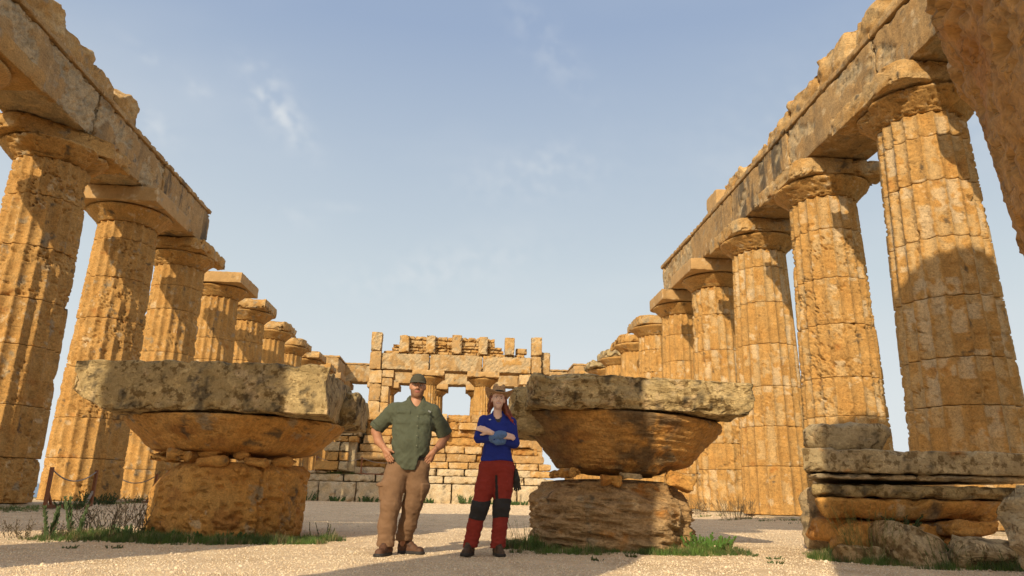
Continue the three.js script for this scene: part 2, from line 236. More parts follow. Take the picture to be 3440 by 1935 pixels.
// one fluted drum from y0 to y1 of a shaft whose radius is rad(y)
function drum(y0, y1, rad, o) {
  const { per = 6, dy = 0.06, wear = 0.3, seed = 1, look, plaster = 0, bite = 0, flutes = 20, rough = 1 } = o;
  const n = Math.max(3, Math.round((y1 - y0) / dy)), rows = [], r0 = rad(y0), r1 = rad(y1);
  rows.push([y0 + GAPJ, r0 * 0.6, 0], [y0 + GAPJ, r0 - 0.02, 0]);
  for (let j = 0; j <= n; j++) rows.push([y0 + GAPJ + 0.008 + (y1 - y0 - 2 * GAPJ - 0.016) * j / n, 0, 1]);
  rows.push([y1 - GAPJ, r1 - 0.02, 0], [y1 - GAPJ, r1 * 0.6, 0]);
  const thetas = []; for (let f = 0; f < flutes; f++) for (let k = 0; k < per; k++) thetas.push((f + k / per) / flutes * 2 * Math.PI);
  const so = (seed * 9.41) % 311;
  const shape = (t, y) => {
    const R = rad(y), ft = t / (2 * Math.PI) * flutes, u = ft - Math.floor(ft), p = 4 * u * (1 - u), x = Math.cos(t) * R + so, z = Math.sin(t) * R - so, Y = y + so * 0.3;
    const n1 = fbm(x * 0.8, Y * 1.0, z * 0.8, 3), er = clamp(wear * 1.1 + n1 * 0.8 - 0.17 + 0.22 * noise(x * 2.6, Y * 3.4, z * 2.6));
    const fd = 0.098 * R, ar = 1 - p;
    let dp = lerp(fd * p, fd * (0.42 + 0.40 * p), smooth(0.35, 0.85, er));
    dp += ar * 0.045 * smooth(0.22, 0.5, fbm(x * 4.1, Y * 5.6, z * 4.1, 3) + er * 0.5 - 0.22);
    if (er > 0.12) {
      const e2 = smooth(0.12, 0.7, er) * rough;
      dp += e2 * (0.018 * fbm(x * 2.6, Y * 6, z * 2.6, 5) + 0.01);
      dp += e2 * 0.075 * smooth(0.45, 0.68, noise(x * 6, Y * 13, z * 6) + 0.5 * noise(x * 12, Y * 24, z * 12));
    }
    dp += 0.004 * noise(x * 9, Y * 11, z * 9) + 0.03 * smooth(0.66, 0.85, noise(x * 6.5 + 30, Y * 15, z * 6.5));
    if (bite) dp += bite * smooth(0.15, 0.6, fbm(x * 0.7 + 13, Y * 0.8, z * 0.7, 3));
    // broken rim at the joints
    const ej = Math.min(y - y0, y1 - y); dp += 0.045 * Math.exp(-ej / 0.035) * smooth(0.15, 0.6, noise(x * 2.4, (y0 + y1) * 3, z * 2.4) + er * 0.5 - 0.12);
    return [R - dp, p, er];
  };
  const tint = plaster ? (c, x, y, z, t) => {
    const ft = t / (2 * Math.PI) * flutes, f = Math.floor(ft), u = ft - f, seg = noise(f * 3.7 + so, Math.floor((y + noise(f, so, 3) * 0.5) / 0.62) * 2.9, so);
    const m = smooth(0.05, 0.12, seg - 0.75 + plaster * 1.4) * smooth(0.05, 0.16, u + 0.09 * noise(x * 5, y * 6, z * 5)) * smooth(0.05, 0.16, 1 - u + 0.09 * noise(x * 5, y * 6 + 9, z * 5)) * smooth(-0.55, -0.35, noise(x * 2.6, y * 2.2, z * 2.6));
    const k = mix3(c, noise(f * 9.1, so, y * 0.6) > 0.15 ? CREAM : PALE, m * 0.85); c[0] = k[0]; c[1] = k[1]; c[2] = k[2];
  } : null;
  return revolve(rows, 0, (t, y, r, j, row) => row[2] ? shape(t, y)[0] : row[1] * (row[1] > 0.8 * Math.min(r0, r1) ? shape(t, clamp(y, y0 + 0.03, y1 - 0.03))[0] / rad(y) : 1), look, seed, { thetas, rm: r0, tint, tile: 1.5 });
}
// Doric capital: echinus (with rings) below a square abacus; y measured from its neck
function echinus(o) {
  const { rn = 0.93, rt = 1.33, h = 0.5, nT = 96, wear = 0.2, seed = 1, look, bite = 0, dy = 0.04 } = o, rows = [], n = Math.round(h / dy);
  const so = (seed * 4.31) % 173;
  rows.push([0.004, rn * 0.6]);
  for (const [y, r] of [[0.004, rn - 0.01], [0.02, rn + 0.015], [0.035, rn + 0.005], [0.05, rn + 0.04], [0.065, rn + 0.03], [0.08, rn + 0.065], [0.095, rn + 0.055]]) rows.push([y, r]);
  for (let j = 1; j <= n; j++) { const t = j / n; rows.push([0.1 + (h - 0.1 - 0.01) * t, lerp(rn + 0.07, rt, t < 0.78 ? t / 0.78 * 0.95 : 0.95 + 0.05 * Math.sin((t - 0.78) / 0.22 * Math.PI / 2)) - (t > 0.86 ? 0.09 * ((t - 0.86) / 0.14) ** 2 : 0)]); }
  rows.push([h - 0.004, rt * 0.6]);
  return revolve(rows, nT, (t, y, r, j) => {
    if (j === 0 || j === rows.length - 1) return r;
    const x = Math.cos(t) * r + so, z = Math.sin(t) * r - so, Y = y + so; let dp = 0.008 * noise(x * 6, Y * 8, z * 6);
    const er = clamp(wear * 1.1 + fbm(x * 0.9, Y * 1.2, z * 0.9, 3) * 0.9 - 0.12), e2 = smooth(0.15, 0.7, er);
    dp += e2 * (0.035 * fbm(x * 2.4, Y * 7, z * 2.4, 5) + 0.02 + 0.07 * smooth(0.35, 0.7, noise(x * 4.5, Y * 11, z * 4.5)));
    if (bite) dp += bite * smooth(0.05, 0.6, fbm(x * 0.8 + 5, Y * 0.9, z * 0.8, 3));
    return Math.max(rn * 0.75, r - dp);
  }, look, seed, { rm: 1.15, yo: 0, tint: o.tint });
}
const BASE = 0.14, NECK = 9.03, ABB = 9.53, ABT = 10.05;
// a column: drums, echinus, abacus
function column(p, label, o = {}) {
  const { per = 5, dy = 0.09, rb = 1.12, rt = 0.93, y0 = BASE, neck = NECK, ech = 0.5, ab = 0.52, abw = 2.84, re = 1.33, wear = 0.3, seed = 1, look = LOOK.column, plaster = 0, capWear = 0.2, abLook, abChip = 0.06, abLump = 0, bite = 0, noAb = false, abShape, group, bites = {}, wears = {}, cell = 0.12, abPatch = 0, name = 'doric_column', topY } = o;
  const g = thing(name, label, 'column', [p[0], 0, p[1]], o.turn ?? 0, group), rnd = mulberry(seed * 77 + 5), rad = (y) => { const t = clamp((y - y0) / (neck - y0)); return lerp(rb, rt, t) + 0.018 * Math.sin(t * Math.PI); };
  const end = topY ?? neck, joints = [y0]; let y = y0; while (y < end - 1.2) { y += 0.95 + rnd() * 0.75; joints.push(Math.min(y, end)); } if (joints.at(-1) < end) { if (end - joints.at(-1) < 0.5) joints[joints.length - 1] = end; else joints.push(end); }
  for (let i = 0; i < joints.length - 1; i++) part('drum', drum(joints[i], joints[i + 1], rad, { per, dy, wear: wears[i] ?? clamp(wear + (rnd() - 0.5) * 0.45), seed: seed * 10 + i, look, plaster: plaster * (rnd() < 0.75 ? 1 : 0.3), bite: bites[i] ?? bite * rnd() }), M.stone, g);
  if (topY) return g;
  part('echinus', echinus({ rn: rt, rt: re, h: ech, nT: per * 16, wear: capWear, seed: seed * 10 + 51, look, bite: o.echBite ?? bite * 0.6, dy: Math.max(0.04, dy * 0.6) }), M.stone, g, [0, neck, 0]);
  if (!noAb) part('abacus', block(abw, ab - 0.01, abw, { cell, r: 0.025, amp: capWear * 0.05 + 0.004, chip: abChip, lump: abLump, patch: abPatch, look: abLook ?? look, seed: seed * 10 + 77, shape: abShape }), capWear > 0.15 ? M.stone : M.plaster, g, [0, neck + ech + 0.005, 0]);
  return g;
}
// ---------------------------------------------------------------- the ground
const AX = 11.06, BAY = 4.688, zc = (k) => -(14.28 + BAY * k);
function groundY(x, z) {
  const inside = Math.max(Math.abs(x) - 14, -z - 70, z - 6, 0);
  let y = 0.015 * fbm(x * 0.35, 0, z * 0.35, 3) + 0.006 * noise(x * 2.1, 0, z * 2.1);
  y += 0.075 * smooth(8.2, 9.4, Math.abs(x)) * smooth(-3, -6, z);
  if (inside > 0) y -= 30 * smooth(0, 600, inside) + 0.9 * smooth(0, 12, inside);
  return y;
}
{
  const R = [0]; let r = 0.35; while (r < 2500) { R.push(r); r += Math.max(0.35, r * 0.035 * (r > 20 ? 1 : 0) + 0.35); }
  const n = 160, cx0 = 1, cz0 = -9, pos = [cx0, groundY(cx0, cz0), cz0], idx = [], col = [], uv = [];
  for (let j = 1; j < R.length; j++) for (let i = 0; i < n; i++) { const t = i / n * 2 * Math.PI, x = cx0 + Math.cos(t) * R[j], z = cz0 + Math.sin(t) * R[j]; pos.push(x, groundY(x, z), z); }
  for (let i = 0; i < n; i++) idx.push(0, 1 + (i + 1) % n, 1 + i);
  for (let j = 1; j < R.length - 1; j++) for (let i = 0; i < n; i++) { const a = 1 + (j - 1) * n + i, b = 1 + (j - 1) * n + (i + 1) % n; idx.push(a, b, b + n, a, b + n, a + n); }
  for (let v = 0; v < pos.length; v += 3) {
    const x = pos[v], z = pos[v + 2], out = smooth(13, 18, Math.max(Math.abs(x), -z - 56, z + 2)), n1 = fbm(x * 0.5, 3, z * 0.5, 4), n2 = fbm(x * 2.5, 8, z * 2.5, 3);
    let c = mix3([0.83, 0.70, 0.515], [0.76, 0.635, 0.455], smooth(-0.4, 0.5, n1 + 0.4 * n2));
    c = mix3(c, [0.52, 0.40, 0.25], 0.5 * smooth(0.15, 0.5, fbm(x * 0.9 + 9, 1, z * 0.9, 4)));
    c = mix3(c, mix3([0.16, 0.15, 0.06], [0.30, 0.25, 0.13], smooth(-0.3, 0.4, n1)), out);
    col.push(...c); uv.push(x / 1.5, z / 1.5);
  }
  const g = new THREE.BufferGeometry(); g.setAttribute('position', new THREE.Float32BufferAttribute(pos, 3)); g.setAttribute('color', new THREE.Float32BufferAttribute(col, 3)); g.setAttribute('uv', new THREE.Float32BufferAttribute(uv, 2)); g.setIndex(idx); g.computeVertexNormals();
  struct('ground', g, std({ map: gravelMap, bumpMap: gravelBump, bumpScale: 0.0022, vertexColors: true, roughness: 0.98 }));
  const s = new THREE.RingGeometry(420, 60000, 96, 8); s.rotateX(-Math.PI / 2); s.translate(0, -24, 0);
  struct('sea', s, std({ color: new THREE.Color().setRGB(0.05, 0.11, 0.19), roughness: 0.35 }));
}
// loose stones of the gravel, as real relief where the camera is close
{
  const rnd = mulberry(4242), N = 200000, g = new THREE.IcosahedronGeometry(1, 0), m = new THREE.Matrix4(), q = new THREE.Quaternion(), e = new THREE.Euler(), c = new THREE.Color();
  const mesh = new THREE.InstancedMesh(g, std({ color: 0xffffff, roughness: 0.97 }), N); let i = 0;
  while (i < N) {
    const a = 4.6 + 36 * Math.pow(rnd(), 3.2), x = 0.9 + (rnd() - 0.5) * 2 * (1.4 + a * 0.88), z = -a;
    const s = 0.0018 + 0.0046 * Math.pow(rnd(), 3) * (rnd() < 0.015 ? 3.2 : 1) + 0.00025 * a;
    e.set(rnd() * 6, rnd() * 6, rnd() * 6); q.setFromEuler(e);
    m.compose(new THREE.Vector3(x, groundY(x, z) + s * 0.25, z), q, new THREE.Vector3(s * (0.8 + rnd() * 0.7), s * (0.55 + rnd() * 0.4), s * (0.8 + rnd() * 0.7))); mesh.setMatrixAt(i, m);
    const t = 0.50 + 0.34 * rnd(), w = rnd(); c.setRGB(t * (1.02 + 0.03 * w), t * (0.90 - 0.05 * w), t * (0.71 - 0.13 * w)); mesh.setColorAt(i, c); i++;
  }
  mesh.name = 'gravel'; mesh.userData = { kind: 'stuff', label: 'pale crushed limestone gravel covering the temple floor', category: 'gravel' }; scene.add(mesh);
}
// stylobate: the low paved edge that carries both long rows
{
  const st = new THREE.Group(); st.name = 'stylobate'; st.userData.kind = 'structure'; scene.add(st);
  const v = [1, 2, 3, 4].map((s) => block(2.3, 0.5, 2.32, { cell: 0.2, r: 0.02, amp: 0.02, chip: 0.05, look: LOOK.step, seed: 60 + s }));
  let n = 0; for (const s of [-1, 1]) for (let i = 0; i < 31; i++) part('slab', v[n++ % 4], M.stone, st, [s * 11.25, -0.37, 1.2 - i * 2.344]);
  for (let i = 0; i < 9; i++) part('slab', v[n++ % 4], M.stone, st, [-9.2 + i * 2.31, -0.375, -0.3]);
}

// ---------------------------------------------------------------- the columns
const ord = ['first', 'second', 'third', 'fourth', 'fifth', 'sixth', 'seventh', 'eighth', 'ninth', 'tenth', 'eleventh'];
const NEAR = { per: 10, dy: 0.036, cell: 0.05 }, MID = { per: 7, dy: 0.06, cell: 0.08 }, FAR = { per: 4, dy: 0.14, cell: 0.16 };
const L = 'columns of the left row', R = 'columns of the right row';
const broken = (sx, ax, sz, az) => (x, y, z) => { const cx = Math.max(0, sx * x - ax) + Math.max(0, sz * z - az); return [x - sx * cx * 0.3, y, z - sz * cx * 0.3]; };
// left row, nearest first
column([-AX, zc(1)], 'heavily eroded column cut by the left edge, under the left architrave', { ...NEAR, seed: 3, look: LOOK.columnL, wear: 0.4, capWear: 0.85, bite: 0.10, echBite: 0.25, group: L, abChip: 0.2, abShape: (x, y, z) => { const c = Math.max(0, x + z - 1.15); return [x - c * 0.5, y, z - c * 0.5]; } });
column([-AX, zc(2)], 'second column from the left edge, with clean round capital under the architrave', { ...NEAR, seed: 7, look: LOOK.columnL, wear: 0.2, capWear: 0.03, bite: 0.06, echBite: 0, abLook: LOOK.fresh, abChip: 0.02, group: L, wears: { 0: 0.35, 3: 0.6, 4: 0.5, 6: 0.15 } });
column([-AX, zc(3)], 'third left column, its frayed capital carrying the end of the left architrave', { ...MID, seed: 12, look: LOOK.columnL, wear: 0.28, capWear: 0.85, echBite: 0.12, abChip: 0.22, abLump: 0.08, group: L, abShape: broken(1, 0.9, 1, 1.2) });
column([-AX, zc(4)], 'left column with a sharp plain square abacus and nothing on top', { ...MID, seed: 17, look: LOOK.columnL, wear: 0.12, capWear: 0.5, echBite: 0.1, abLook: LOOK.fresh, abChip: 0.015, group: L });
scene.children.at(-1).children.at(-1).material = M.plaster;
column([-AX, zc(5)], 'fifth left column, its abacus half pale and broken at the right', { ...MID, seed: 21, look: LOOK.columnL, wear: 0.3, capWear: 0.3, abChip: 0.2, abLump: 0.05, abLook: LOOK.worn, group: L, abShape: broken(1, 1.05, -1, 0.9) });
column([-AX, zc(6)], 'sixth left column, capital worn into a lumpy grey cushion', { ...FAR, seed: 26, look: LOOK.columnL, wear: 0.2, capWear: 0.5, abChip: 0.3, abLump: 0.12, abLook: LOOK.worn, group: L, abShape: broken(1, 0.9, 1, 0.7) });
column([-AX, zc(7)], 'seventh left column, small rounded stump of a capital', { ...FAR, seed: 31, look: LOOK.columnL, wear: 0.25, capWear: 0.6, abChip: 0.35, abLump: 0.15, abLook: LOOK.worn, group: L, abShape: broken(1, 0.7, 1, 0.8) });
column([-AX, zc(8)], 'eighth left column, capital showing just above the fallen capital', { ...FAR, seed: 36, look: LOOK.columnL, wear: 0.25, capWear: 0.4, abChip: 0.2, abLook: LOOK.worn, group: L });
column([-AX, zc(9)], 'ninth left column, low behind the fallen capital', { ...FAR, seed: 41, look: LOOK.columnL, wear: 0.25, capWear: 0.5, abChip: 0.3, abLook: LOOK.worn, group: L });
column([-AX, zc(10)], 'tenth left column, beside the far corner', { ...FAR, seed: 46, look: LOOK.columnL, wear: 0.25, capWear: 0.2, abLook: LOOK.fresh, group: L });
// right row, nearest first
column([AX, zc(0)], 'tall fluted column nearest on the right, with pale mortar patches', { ...NEAR, seed: 52, look: LOOK.column, wear: 0.03, plaster: 0.85, capWear: 0.75, echBite: 0.12, abChip: 0.14, abLook: LOOK.worn, group: R, abShape: broken(-1, 1.15, 1, 1.0) });
column([AX, zc(1)], 'second right column, honeycombed with holes and rounded at the abacus', { ...NEAR, seed: 57, look: LOOK.column, wear: 0.36, plaster: 0.5, capWear: 0.7, abChip: 0.2, abLump: 0.06, abLook: LOOK.worn, group: R, abShape: broken(-1, 0.95, 1, 0.85) });
column([AX, zc(2)], 'third right column, fluted and patched with cream mortar', { ...NEAR, seed: 63, look: LOOK.column, wear: 0.08, plaster: 0.8, capWear: 0.55, abChip: 0.2, abLook: LOOK.worn, group: R, abShape: broken(-1, 0.95, 1, 0.95) });
column([AX, zc(3)], 'fourth right column, clean ringed capital above broken drums', { ...MID, seed: 68, look: LOOK.column, wear: 0.45, plaster: 0.7, capWear: 0.03, abLook: LOOK.fresh, abChip: 0.02, bite: 0.1, echBite: 0, group: R, wears: { 7: 0.15 } });
column([AX, zc(4)], 'fifth right column, clean square abacus just past the architrave end', { ...MID, seed: 74, look: LOOK.column, wear: 0.12, plaster: 0.2, capWear: 0.03, abLook: LOOK.fresh, abChip: 0.03, echBite: 0, group: R, abShape: broken(-1, 1.1, -1, 0.9) });
column([AX, zc(5)], 'sixth right column, abacus broken into a pale wedge', { ...MID, seed: 79, look: LOOK.column, wear: 0.2, plaster: 0.4, capWear: 0.25, abChip: 0.25, abLook: LOOK.worn, group: R, abShape: broken(-1, 0.8, 1, 0.9) });
column([AX, zc(6)], 'seventh right column, capital eaten to a spongy lump', { ...FAR, seed: 84, look: LOOK.column, wear: 0.35, capWear: 0.8, echBite: 0.25, abChip: 0.35, abLump: 0.2, group: R, abShape: broken(-1, 0.6, 1, 0.6) });
column([AX, zc(7)], 'eighth right column, grey capital with fine rings', { ...FAR, seed: 88, look: LOOK.column, wear: 0.2, capWear: 0.15, abChip: 0.3, abLump: 0.1, abLook: LOOK.lichen, group: R, abShape: broken(-1, 0.8, 1, 0.8) });
column([AX, zc(8)], 'ninth right column, only its low broken top in view', { ...FAR, seed: 93, look: LOOK.column, wear: 0.3, capWear: 0.5, abChip: 0.4, abLump: 0.2, abLook: LOOK.lichen, group: R });
column([AX, zc(9)], 'tenth right column, behind the right fallen capital', { ...FAR, seed: 97, look: LOOK.column, wear: 0.3, capWear: 0.3, group: R });
column([AX, zc(10)], 'eleventh right column, under the last architrave block', { ...FAR, seed: 99, look: LOOK.column, wear: 0.3, capWear: 0.2, group: R });
// the rows go on beside the viewer, outside the picture: they carry the architraves and cast the shade
for (const [k, s] of [[0, -1], [-1, -1], [-2, -1], [-1, 1], [-2, 1]]) column([s * AX, zc(k)], `${s < 0 ? 'left' : 'right'} row column ${k === 0 ? 'just outside the picture' : k === -1 ? 'beside the viewer, outside the picture' : 'close to the near corner, outside the picture'}`, { ...FAR, seed: 110 + k * 3 + s, look: s < 0 ? LOOK.columnL : LOOK.column, group: s < 0 ? L : R });
// near end front, on whose line the camera stands
const NZ = -0.22, FZ = zc(11), front = [-11.06, -6.64, -2.21, 2.21, 6.64, 11.06];
front.forEach((x, i) => { if (i !== 3) column([i === 2 ? -2.05 : x, NZ], `${['corner column of the near front, far left of the viewer', 'near front column second from the left, outside the picture', 'near front column left of the viewer, outside the picture', '', 'near front column well right of the viewer, outside the picture', 'corner column of the near front, far right of the viewer'][i]}`, { ...FAR, seed: 130 + i, rb: i === 2 ? 1.02 : 1.12, group: 'columns of the near front' }); });
{ // the column right beside the camera: a corroded shaft whose edge fills the right side of the picture
  const g = thing('doric_column', 'huge corroded shaft cut by the right edge, close to the viewer', 'column', [2.21, 0, NZ], 0, 'columns of the near front');
  const rad = (y) => 1.072 + 0.093 * (clamp(y, 0.2, 1.3) - 1.0) + 0.02 * smooth(1.28, 1.36, y) - 0.02 * Math.max(0, y - 1.7), joints = [BASE, 2.6, 4.2, 5.6, 7.2, NECK];
  const th = []; for (let t = 0; t < 360;) { th.push(t * DEG); t += t > 165 && t < 285 ? 0.5 : 3; }
  const seed = 777; let n = 0;
  for (let j = 0; j < joints.length - 1; j++) {
    const a = joints[j] + 0.01, b = joints[j + 1] - 0.01, fine = b < 3, rows = [[a, 0.5, 0], [a, 0, 1]], m = Math.round((b - a) / (fine ? 0.011 : 0.12));
    for (let i = 1; i < m; i++) rows.push([lerp(a, b, i / m), 0, 1]); rows.push([b, 0, 1], [b, 0.5, 0]);
    part('drum', revolve(rows, 0, (t, y, r, q, row) => {
      if (!row[2]) return r; const R0 = rad(y), x = Math.cos(t) * R0, z = Math.sin(t) * R0;
      let dp = 0.002 + 0.012 * fbm(x * 1.6 + 4, y * 1.8, z * 1.6, 2) + 0.007 * fbm(x * 9, y * 10, z * 9, 5) + 0.004 * noise(x * 55, y * 60, z * 55);
      dp += 0.016 * smooth(0.5, 0.8, noise(x * 11, y * 13, z * 11)) + 0.014 * smooth(0.45, 0.75, noise(x * 28, y * 34, z * 28));
      const lip = smooth(1.24, 1.34, y) * (1 - 0.6 * smooth(1.9, 2.3, y)); // a hard band stands proud of the rest
      dp += lip * (0.04 * fbm(x * 4 + 3, y * 4, z * 4, 3) + 0.03 * smooth(0.3, 0.6, noise(x * 12, y * 12, z * 12)));
      return R0 - dp;
    }, { ...LOOK.drum, a: [0.50, 0.27, 0.08], b: [0.54, 0.31, 0.105], crust: 0.04, fine: 2.5 }, seed + n++, { thetas: th, rm: 1.1, tile: 0.45 }), M.close, g);
  }
  part('echinus', echinus({ seed: 781, look: LOOK.worn, nT: 60 }), M.stone, g, [0, NECK, 0]);
  part('abacus', block(2.84, 0.5, 2.84, { cell: 0.2, seed: 782 }), M.stone, g, [0, ABB, 0]);
}
// far end front
front.forEach((x, i) => column([x, FZ], `far front column, ${['at the left corner', 'showing behind the left porch pier', 'behind the left porch column', 'behind the right porch column', 'second from the right corner', 'at the right corner'][i]}`, { ...FAR, seed: 150 + i, wear: 0.15, capWear: 0.1, abLook: LOOK.fresh, group: 'columns of the far front' }));

// ---------------------------------------------------------------- architraves
const streak = (amt, seed) => (c, x, y, z) => { const m = amt * smooth(-0.15, 0.55, noise(x * 1.3 + seed, y * 0.12, z * 1.6 + seed) + 0.55 * noise(x * 4.5, y * 0.5, z * 5 + seed) + 0.3 * fbm(x * 6, y * 3, z * 6, 3)) * smooth(-0.7, 0.2, noise(x * 0.4, y * 0.3 + seed, z * 0.35)); const k = mix3(c, CRUST, clamp(m, 0, 0.85)); c[0] = k[0]; c[1] = k[1]; c[2] = k[2]; };
function beam(cx, cz, len, alongX, label, o = {}) {
  const { h = 1.4, w = 1.8, y = ABT, taenia = true, seed = 1, cell = 0.1, patch = 0.3, look = LOOK.beam, dark = 0.5, group, chip = 0.1, shape } = o;
  const g = thing('architrave_block', label, 'stone block', [cx, y, cz], alongX ? 0 : Math.PI / 2, group), L0 = len - 0.014;
  part('beam', block(L0, h, w, { cell, r: 0.03, amp: 0.014, chip, patch, look, seed, shape, tint: streak(dark, seed) }), M.stone, g);
  if (taenia) part('taenia', block(L0 - 0.01, 0.18, w + 0.09, { cell: cell * 1.2, r: 0.02, amp: 0.012, chip: 0.05, look, seed: seed + 1, tint: streak(dark * 0.6, seed + 2) }), M.stone, g, [0, h + 0.003, 0]);
  return g;
}
const LG = 'blocks of the left architrave', RG = 'blocks of the right architrave';
const where = (k) => k < 0 ? `above the viewer's side, outside the picture, ${['next to the view', 'second back', 'at the near corner'][-k - 1]}` : '';
for (let k = -3; k <= 2; k++) beam(-AX, (zc(k) + zc(k + 1)) / 2, BAY, false, k < 0 ? 'left architrave block ' + where(k) : ['left architrave block running out of the picture at the top left, pitted and pale', 'left architrave block over the second left column, half rough half plastered', 'dark stained end block of the left architrave'][k], { seed: 300 + k * 7, patch: [0.42, 0.3, 0.02][k] ?? 0.2, dark: [0.25, 0.35, 1.0][k] ?? 0.4, cell: k < 0 ? 0.3 : 0.055, group: LG, chip: 0.07 });
for (let k = -3; k <= 3; k++) beam(AX, (zc(k) + zc(k + 1)) / 2, BAY, false, k < 0 ? 'right architrave block ' + (k === -1 ? 'at the top right, running behind the near corroded shaft' : where(k)) : ['smooth ochre right architrave block over the nearest fluted column', 'black stained right architrave block above the second right column', 'plain plastered right architrave block above the third right column', 'right architrave end block with ragged rounded end'][k], { seed: 340 + k * 7, patch: [0.12, 0.1, 0.0, 0.35][k] ?? 0.2, dark: [0.3, 0.95, 0.35, 0.4][k] ?? 0.3, cell: k < -1 ? 0.3 : 0.06, group: RG, chip: k === 3 ? 0.2 : 0.06, shape: k === 3 ? (x, y, z) => { const c = Math.max(0, x - 1.7), b = c * c * 0.55 * (0.4 + Math.abs(y - 0.8)); return [x - b, y, z]; } : undefined });
beam(-AX, (zc(10) + FZ) / 2, BAY, false, 'last left architrave block at the far corner', { seed: 391, patch: 0.1, dark: 0.2, h: 1.5, group: LG });
beam(AX, (zc(10) + FZ) / 2, BAY, false, 'last right architrave block at the far corner', { seed: 392, patch: 0.05, dark: 0.15, h: 1.5, look: LOOK.fresh, group: RG });
for (let i = 0; i < 5; i++) beam((front[i] + front[i + 1]) / 2, FZ, 4.43, true, `far front architrave block, ${['leftmost, half broken', 'second from left', 'middle', 'second from right', 'rightmost'][i]}`, { seed: 400 + i, patch: 0.3, dark: 0.2, h: 1.55, cell: 0.14, group: 'blocks of the far front architrave' });
for (let i = 0; i < 5; i++) {
  const bay = ['far left', 'left', 'middle', 'right', 'far right'][i];
  beam((front[i] + front[i + 1]) / 2, NZ, 4.43, true, `near front architrave block over the ${bay} bay, outside the picture`, { seed: 420 + i, cell: 0.35, group: 'blocks of the near front architrave' });
  const g = thing('frieze_block', `near front frieze block over the ${bay} bay, outside the picture`, 'stone block', [(front[i] + front[i + 1]) / 2, ABT + 1.59, NZ], 0, 'frieze blocks of the near front');
  part('frieze', block(4.42, 1.7 + 0.35 * [0.2, 0.6, 0.1, 0.8, 0.4][i], 1.7, { cell: 0.3, seed: 430 + i, lump: 0.1 }), M.stone, g);
}
// broken backing stones left on top of the architraves
{
  const rnd = mulberry(515); const spots = { left: [[-12.9, 1.8, 1.35], [-14.6, 1.6, 1.1], [-16.3, 1.75, 1.2], [-18.05, 1.7, 0.95], [-19.7, 1.6, 0.85], [-21.2, 1.4, 1.1]], right: [[-12.6, 1.9, 0.85], [-14.5, 1.9, 1.05], [-16.4, 1.9, 1.2], [-18.3, 1.9, 1.0], [-20.2, 1.9, 0.8], [-22.1, 1.9, 0.62], [-24.0, 1.9, 0.8]] };
  const say = ['nearest', 'second', 'third', 'fourth', 'fifth', 'sixth', 'seventh'];
  for (const s of ['left', 'right']) spots[s].forEach(([z, len, h], i) => { const m = solo('backing_stone', rock(1.2, h, len, { seed: 530 + i * 3 + (s === 'left' ? 0 : 40), look: LOOK.worn, cell: 0.06, amp: 0.05, r: 0.06, lump: 0.13, cuts: 2, chip: 0.09 }), M.stone, `${say[i]} broken stone on top of the ${s} architrave, counting from the viewer`, 'stone', `broken stones on the ${s} architrave`); m.position.set((s === 'left' ? -1 : 1) * (AX - 0.02), ABT + 1.56, z); });
  const m = solo('backing_stone', block(1.3, 0.95, 1.2, { seed: 599, look: LOOK.fresh, cell: 0.1, chip: 0.03 }), M.plaster, 'clean cut upright block standing on the right architrave', 'stone'); m.position.set(AX, ABT + 1.585, -26.3);
}
// ---------------------------------------------------------------- the far porch (pronaos) and the stepped cella wall
const PZ = -54;
for (const [x, l] of [[-2.06, 'left porch column, seen behind the man'], [2.04, 'right porch column, fluted with a clean square capital']]) column([x, PZ], l, { ...MID, dy: 0.12, rb: 0.8, rt: 0.63, y0: 1.6, neck: 8.33, ech: 0.59, ab: 0.45, abw: 2.42, re: 1.12, wear: 0.1, capWear: 0.03, abLook: LOOK.fresh, seed: 160 + x, group: 'porch columns' });
function pier(name, label, cx, blocks, seed) {
  const g = thing(name, label, 'pier', [cx, 0, PZ]);
  blocks.forEach(([x0, x1, y0, y1, d], i) => part('stone_block', block(x1 - x0 - 0.01, y1 - y0 - 0.008, d, { cell: 0.14, seed: seed + i, look: i % 3 === 1 ? LOOK.fresh : LOOK.wall, chip: 0.08, amp: 0.03 }), M.stone, g, [(x0 + x1) / 2 - cx, y0, 0]));
  return g;
}
pier('porch_pier', 'left porch pier of stacked ochre blocks', -5.65, [[-6.4, -4.95, 1.2, 3.2, 1.7], [-6.4, -4.95, 3.2, 5.1, 1.7], [-6.42, -5.5, 5.1, 7.0, 1.7], [-5.5, -4.9, 5.1, 6.9, 1.7], [-6.4, -5.5, 7.0, 8.3, 1.6], [-5.5, -4.92, 6.9, 8.1, 1.6], [-6.45, -5.5, 8.3, 9.3, 1.6], [-5.5, -4.7, 8.1, 8.75, 1.5], [-5.5, -4.62, 8.75, 9.3, 1.7]], 170);
pier('porch_pier', 'right porch pier, mostly hidden by the right fallen capital', 5.8, [[5.05, 6.6, 1.2, 3.6, 1.7], [5.05, 6.6, 3.6, 6, 1.7], [5.05, 6.6, 6, 8.5, 1.7], [4.75, 6.7, 8.5, 9.3, 1.8]], 185);
[[-5.62, -2.05, 'left porch architrave block with a broken pale patch'], [-2.03, 1.97, 'middle porch architrave block with a grey rough patch'], [1.99, 5.66, 'right porch architrave block, pitted and golden']].forEach(([a, b, l], i) => beam((a + b) / 2, PZ, b - a, true, l, { y: 9.37, h: 1.27, w: 1.5, taenia: false, seed: 440 + i, patch: [0.38, 0.35, 0.5][i], dark: 0.25, look: i === 2 ? LOOK.column : LOOK.beam, cell: 0.08, chip: 0.06, group: 'porch architrave blocks' }));
beam(-6.07, PZ, 0.86, true, 'narrow plastered block above the left porch pier', { y: 9.33, h: 1.38, w: 1.7, taenia: false, seed: 446, patch: 0, dark: 0.1, look: LOOK.fresh });
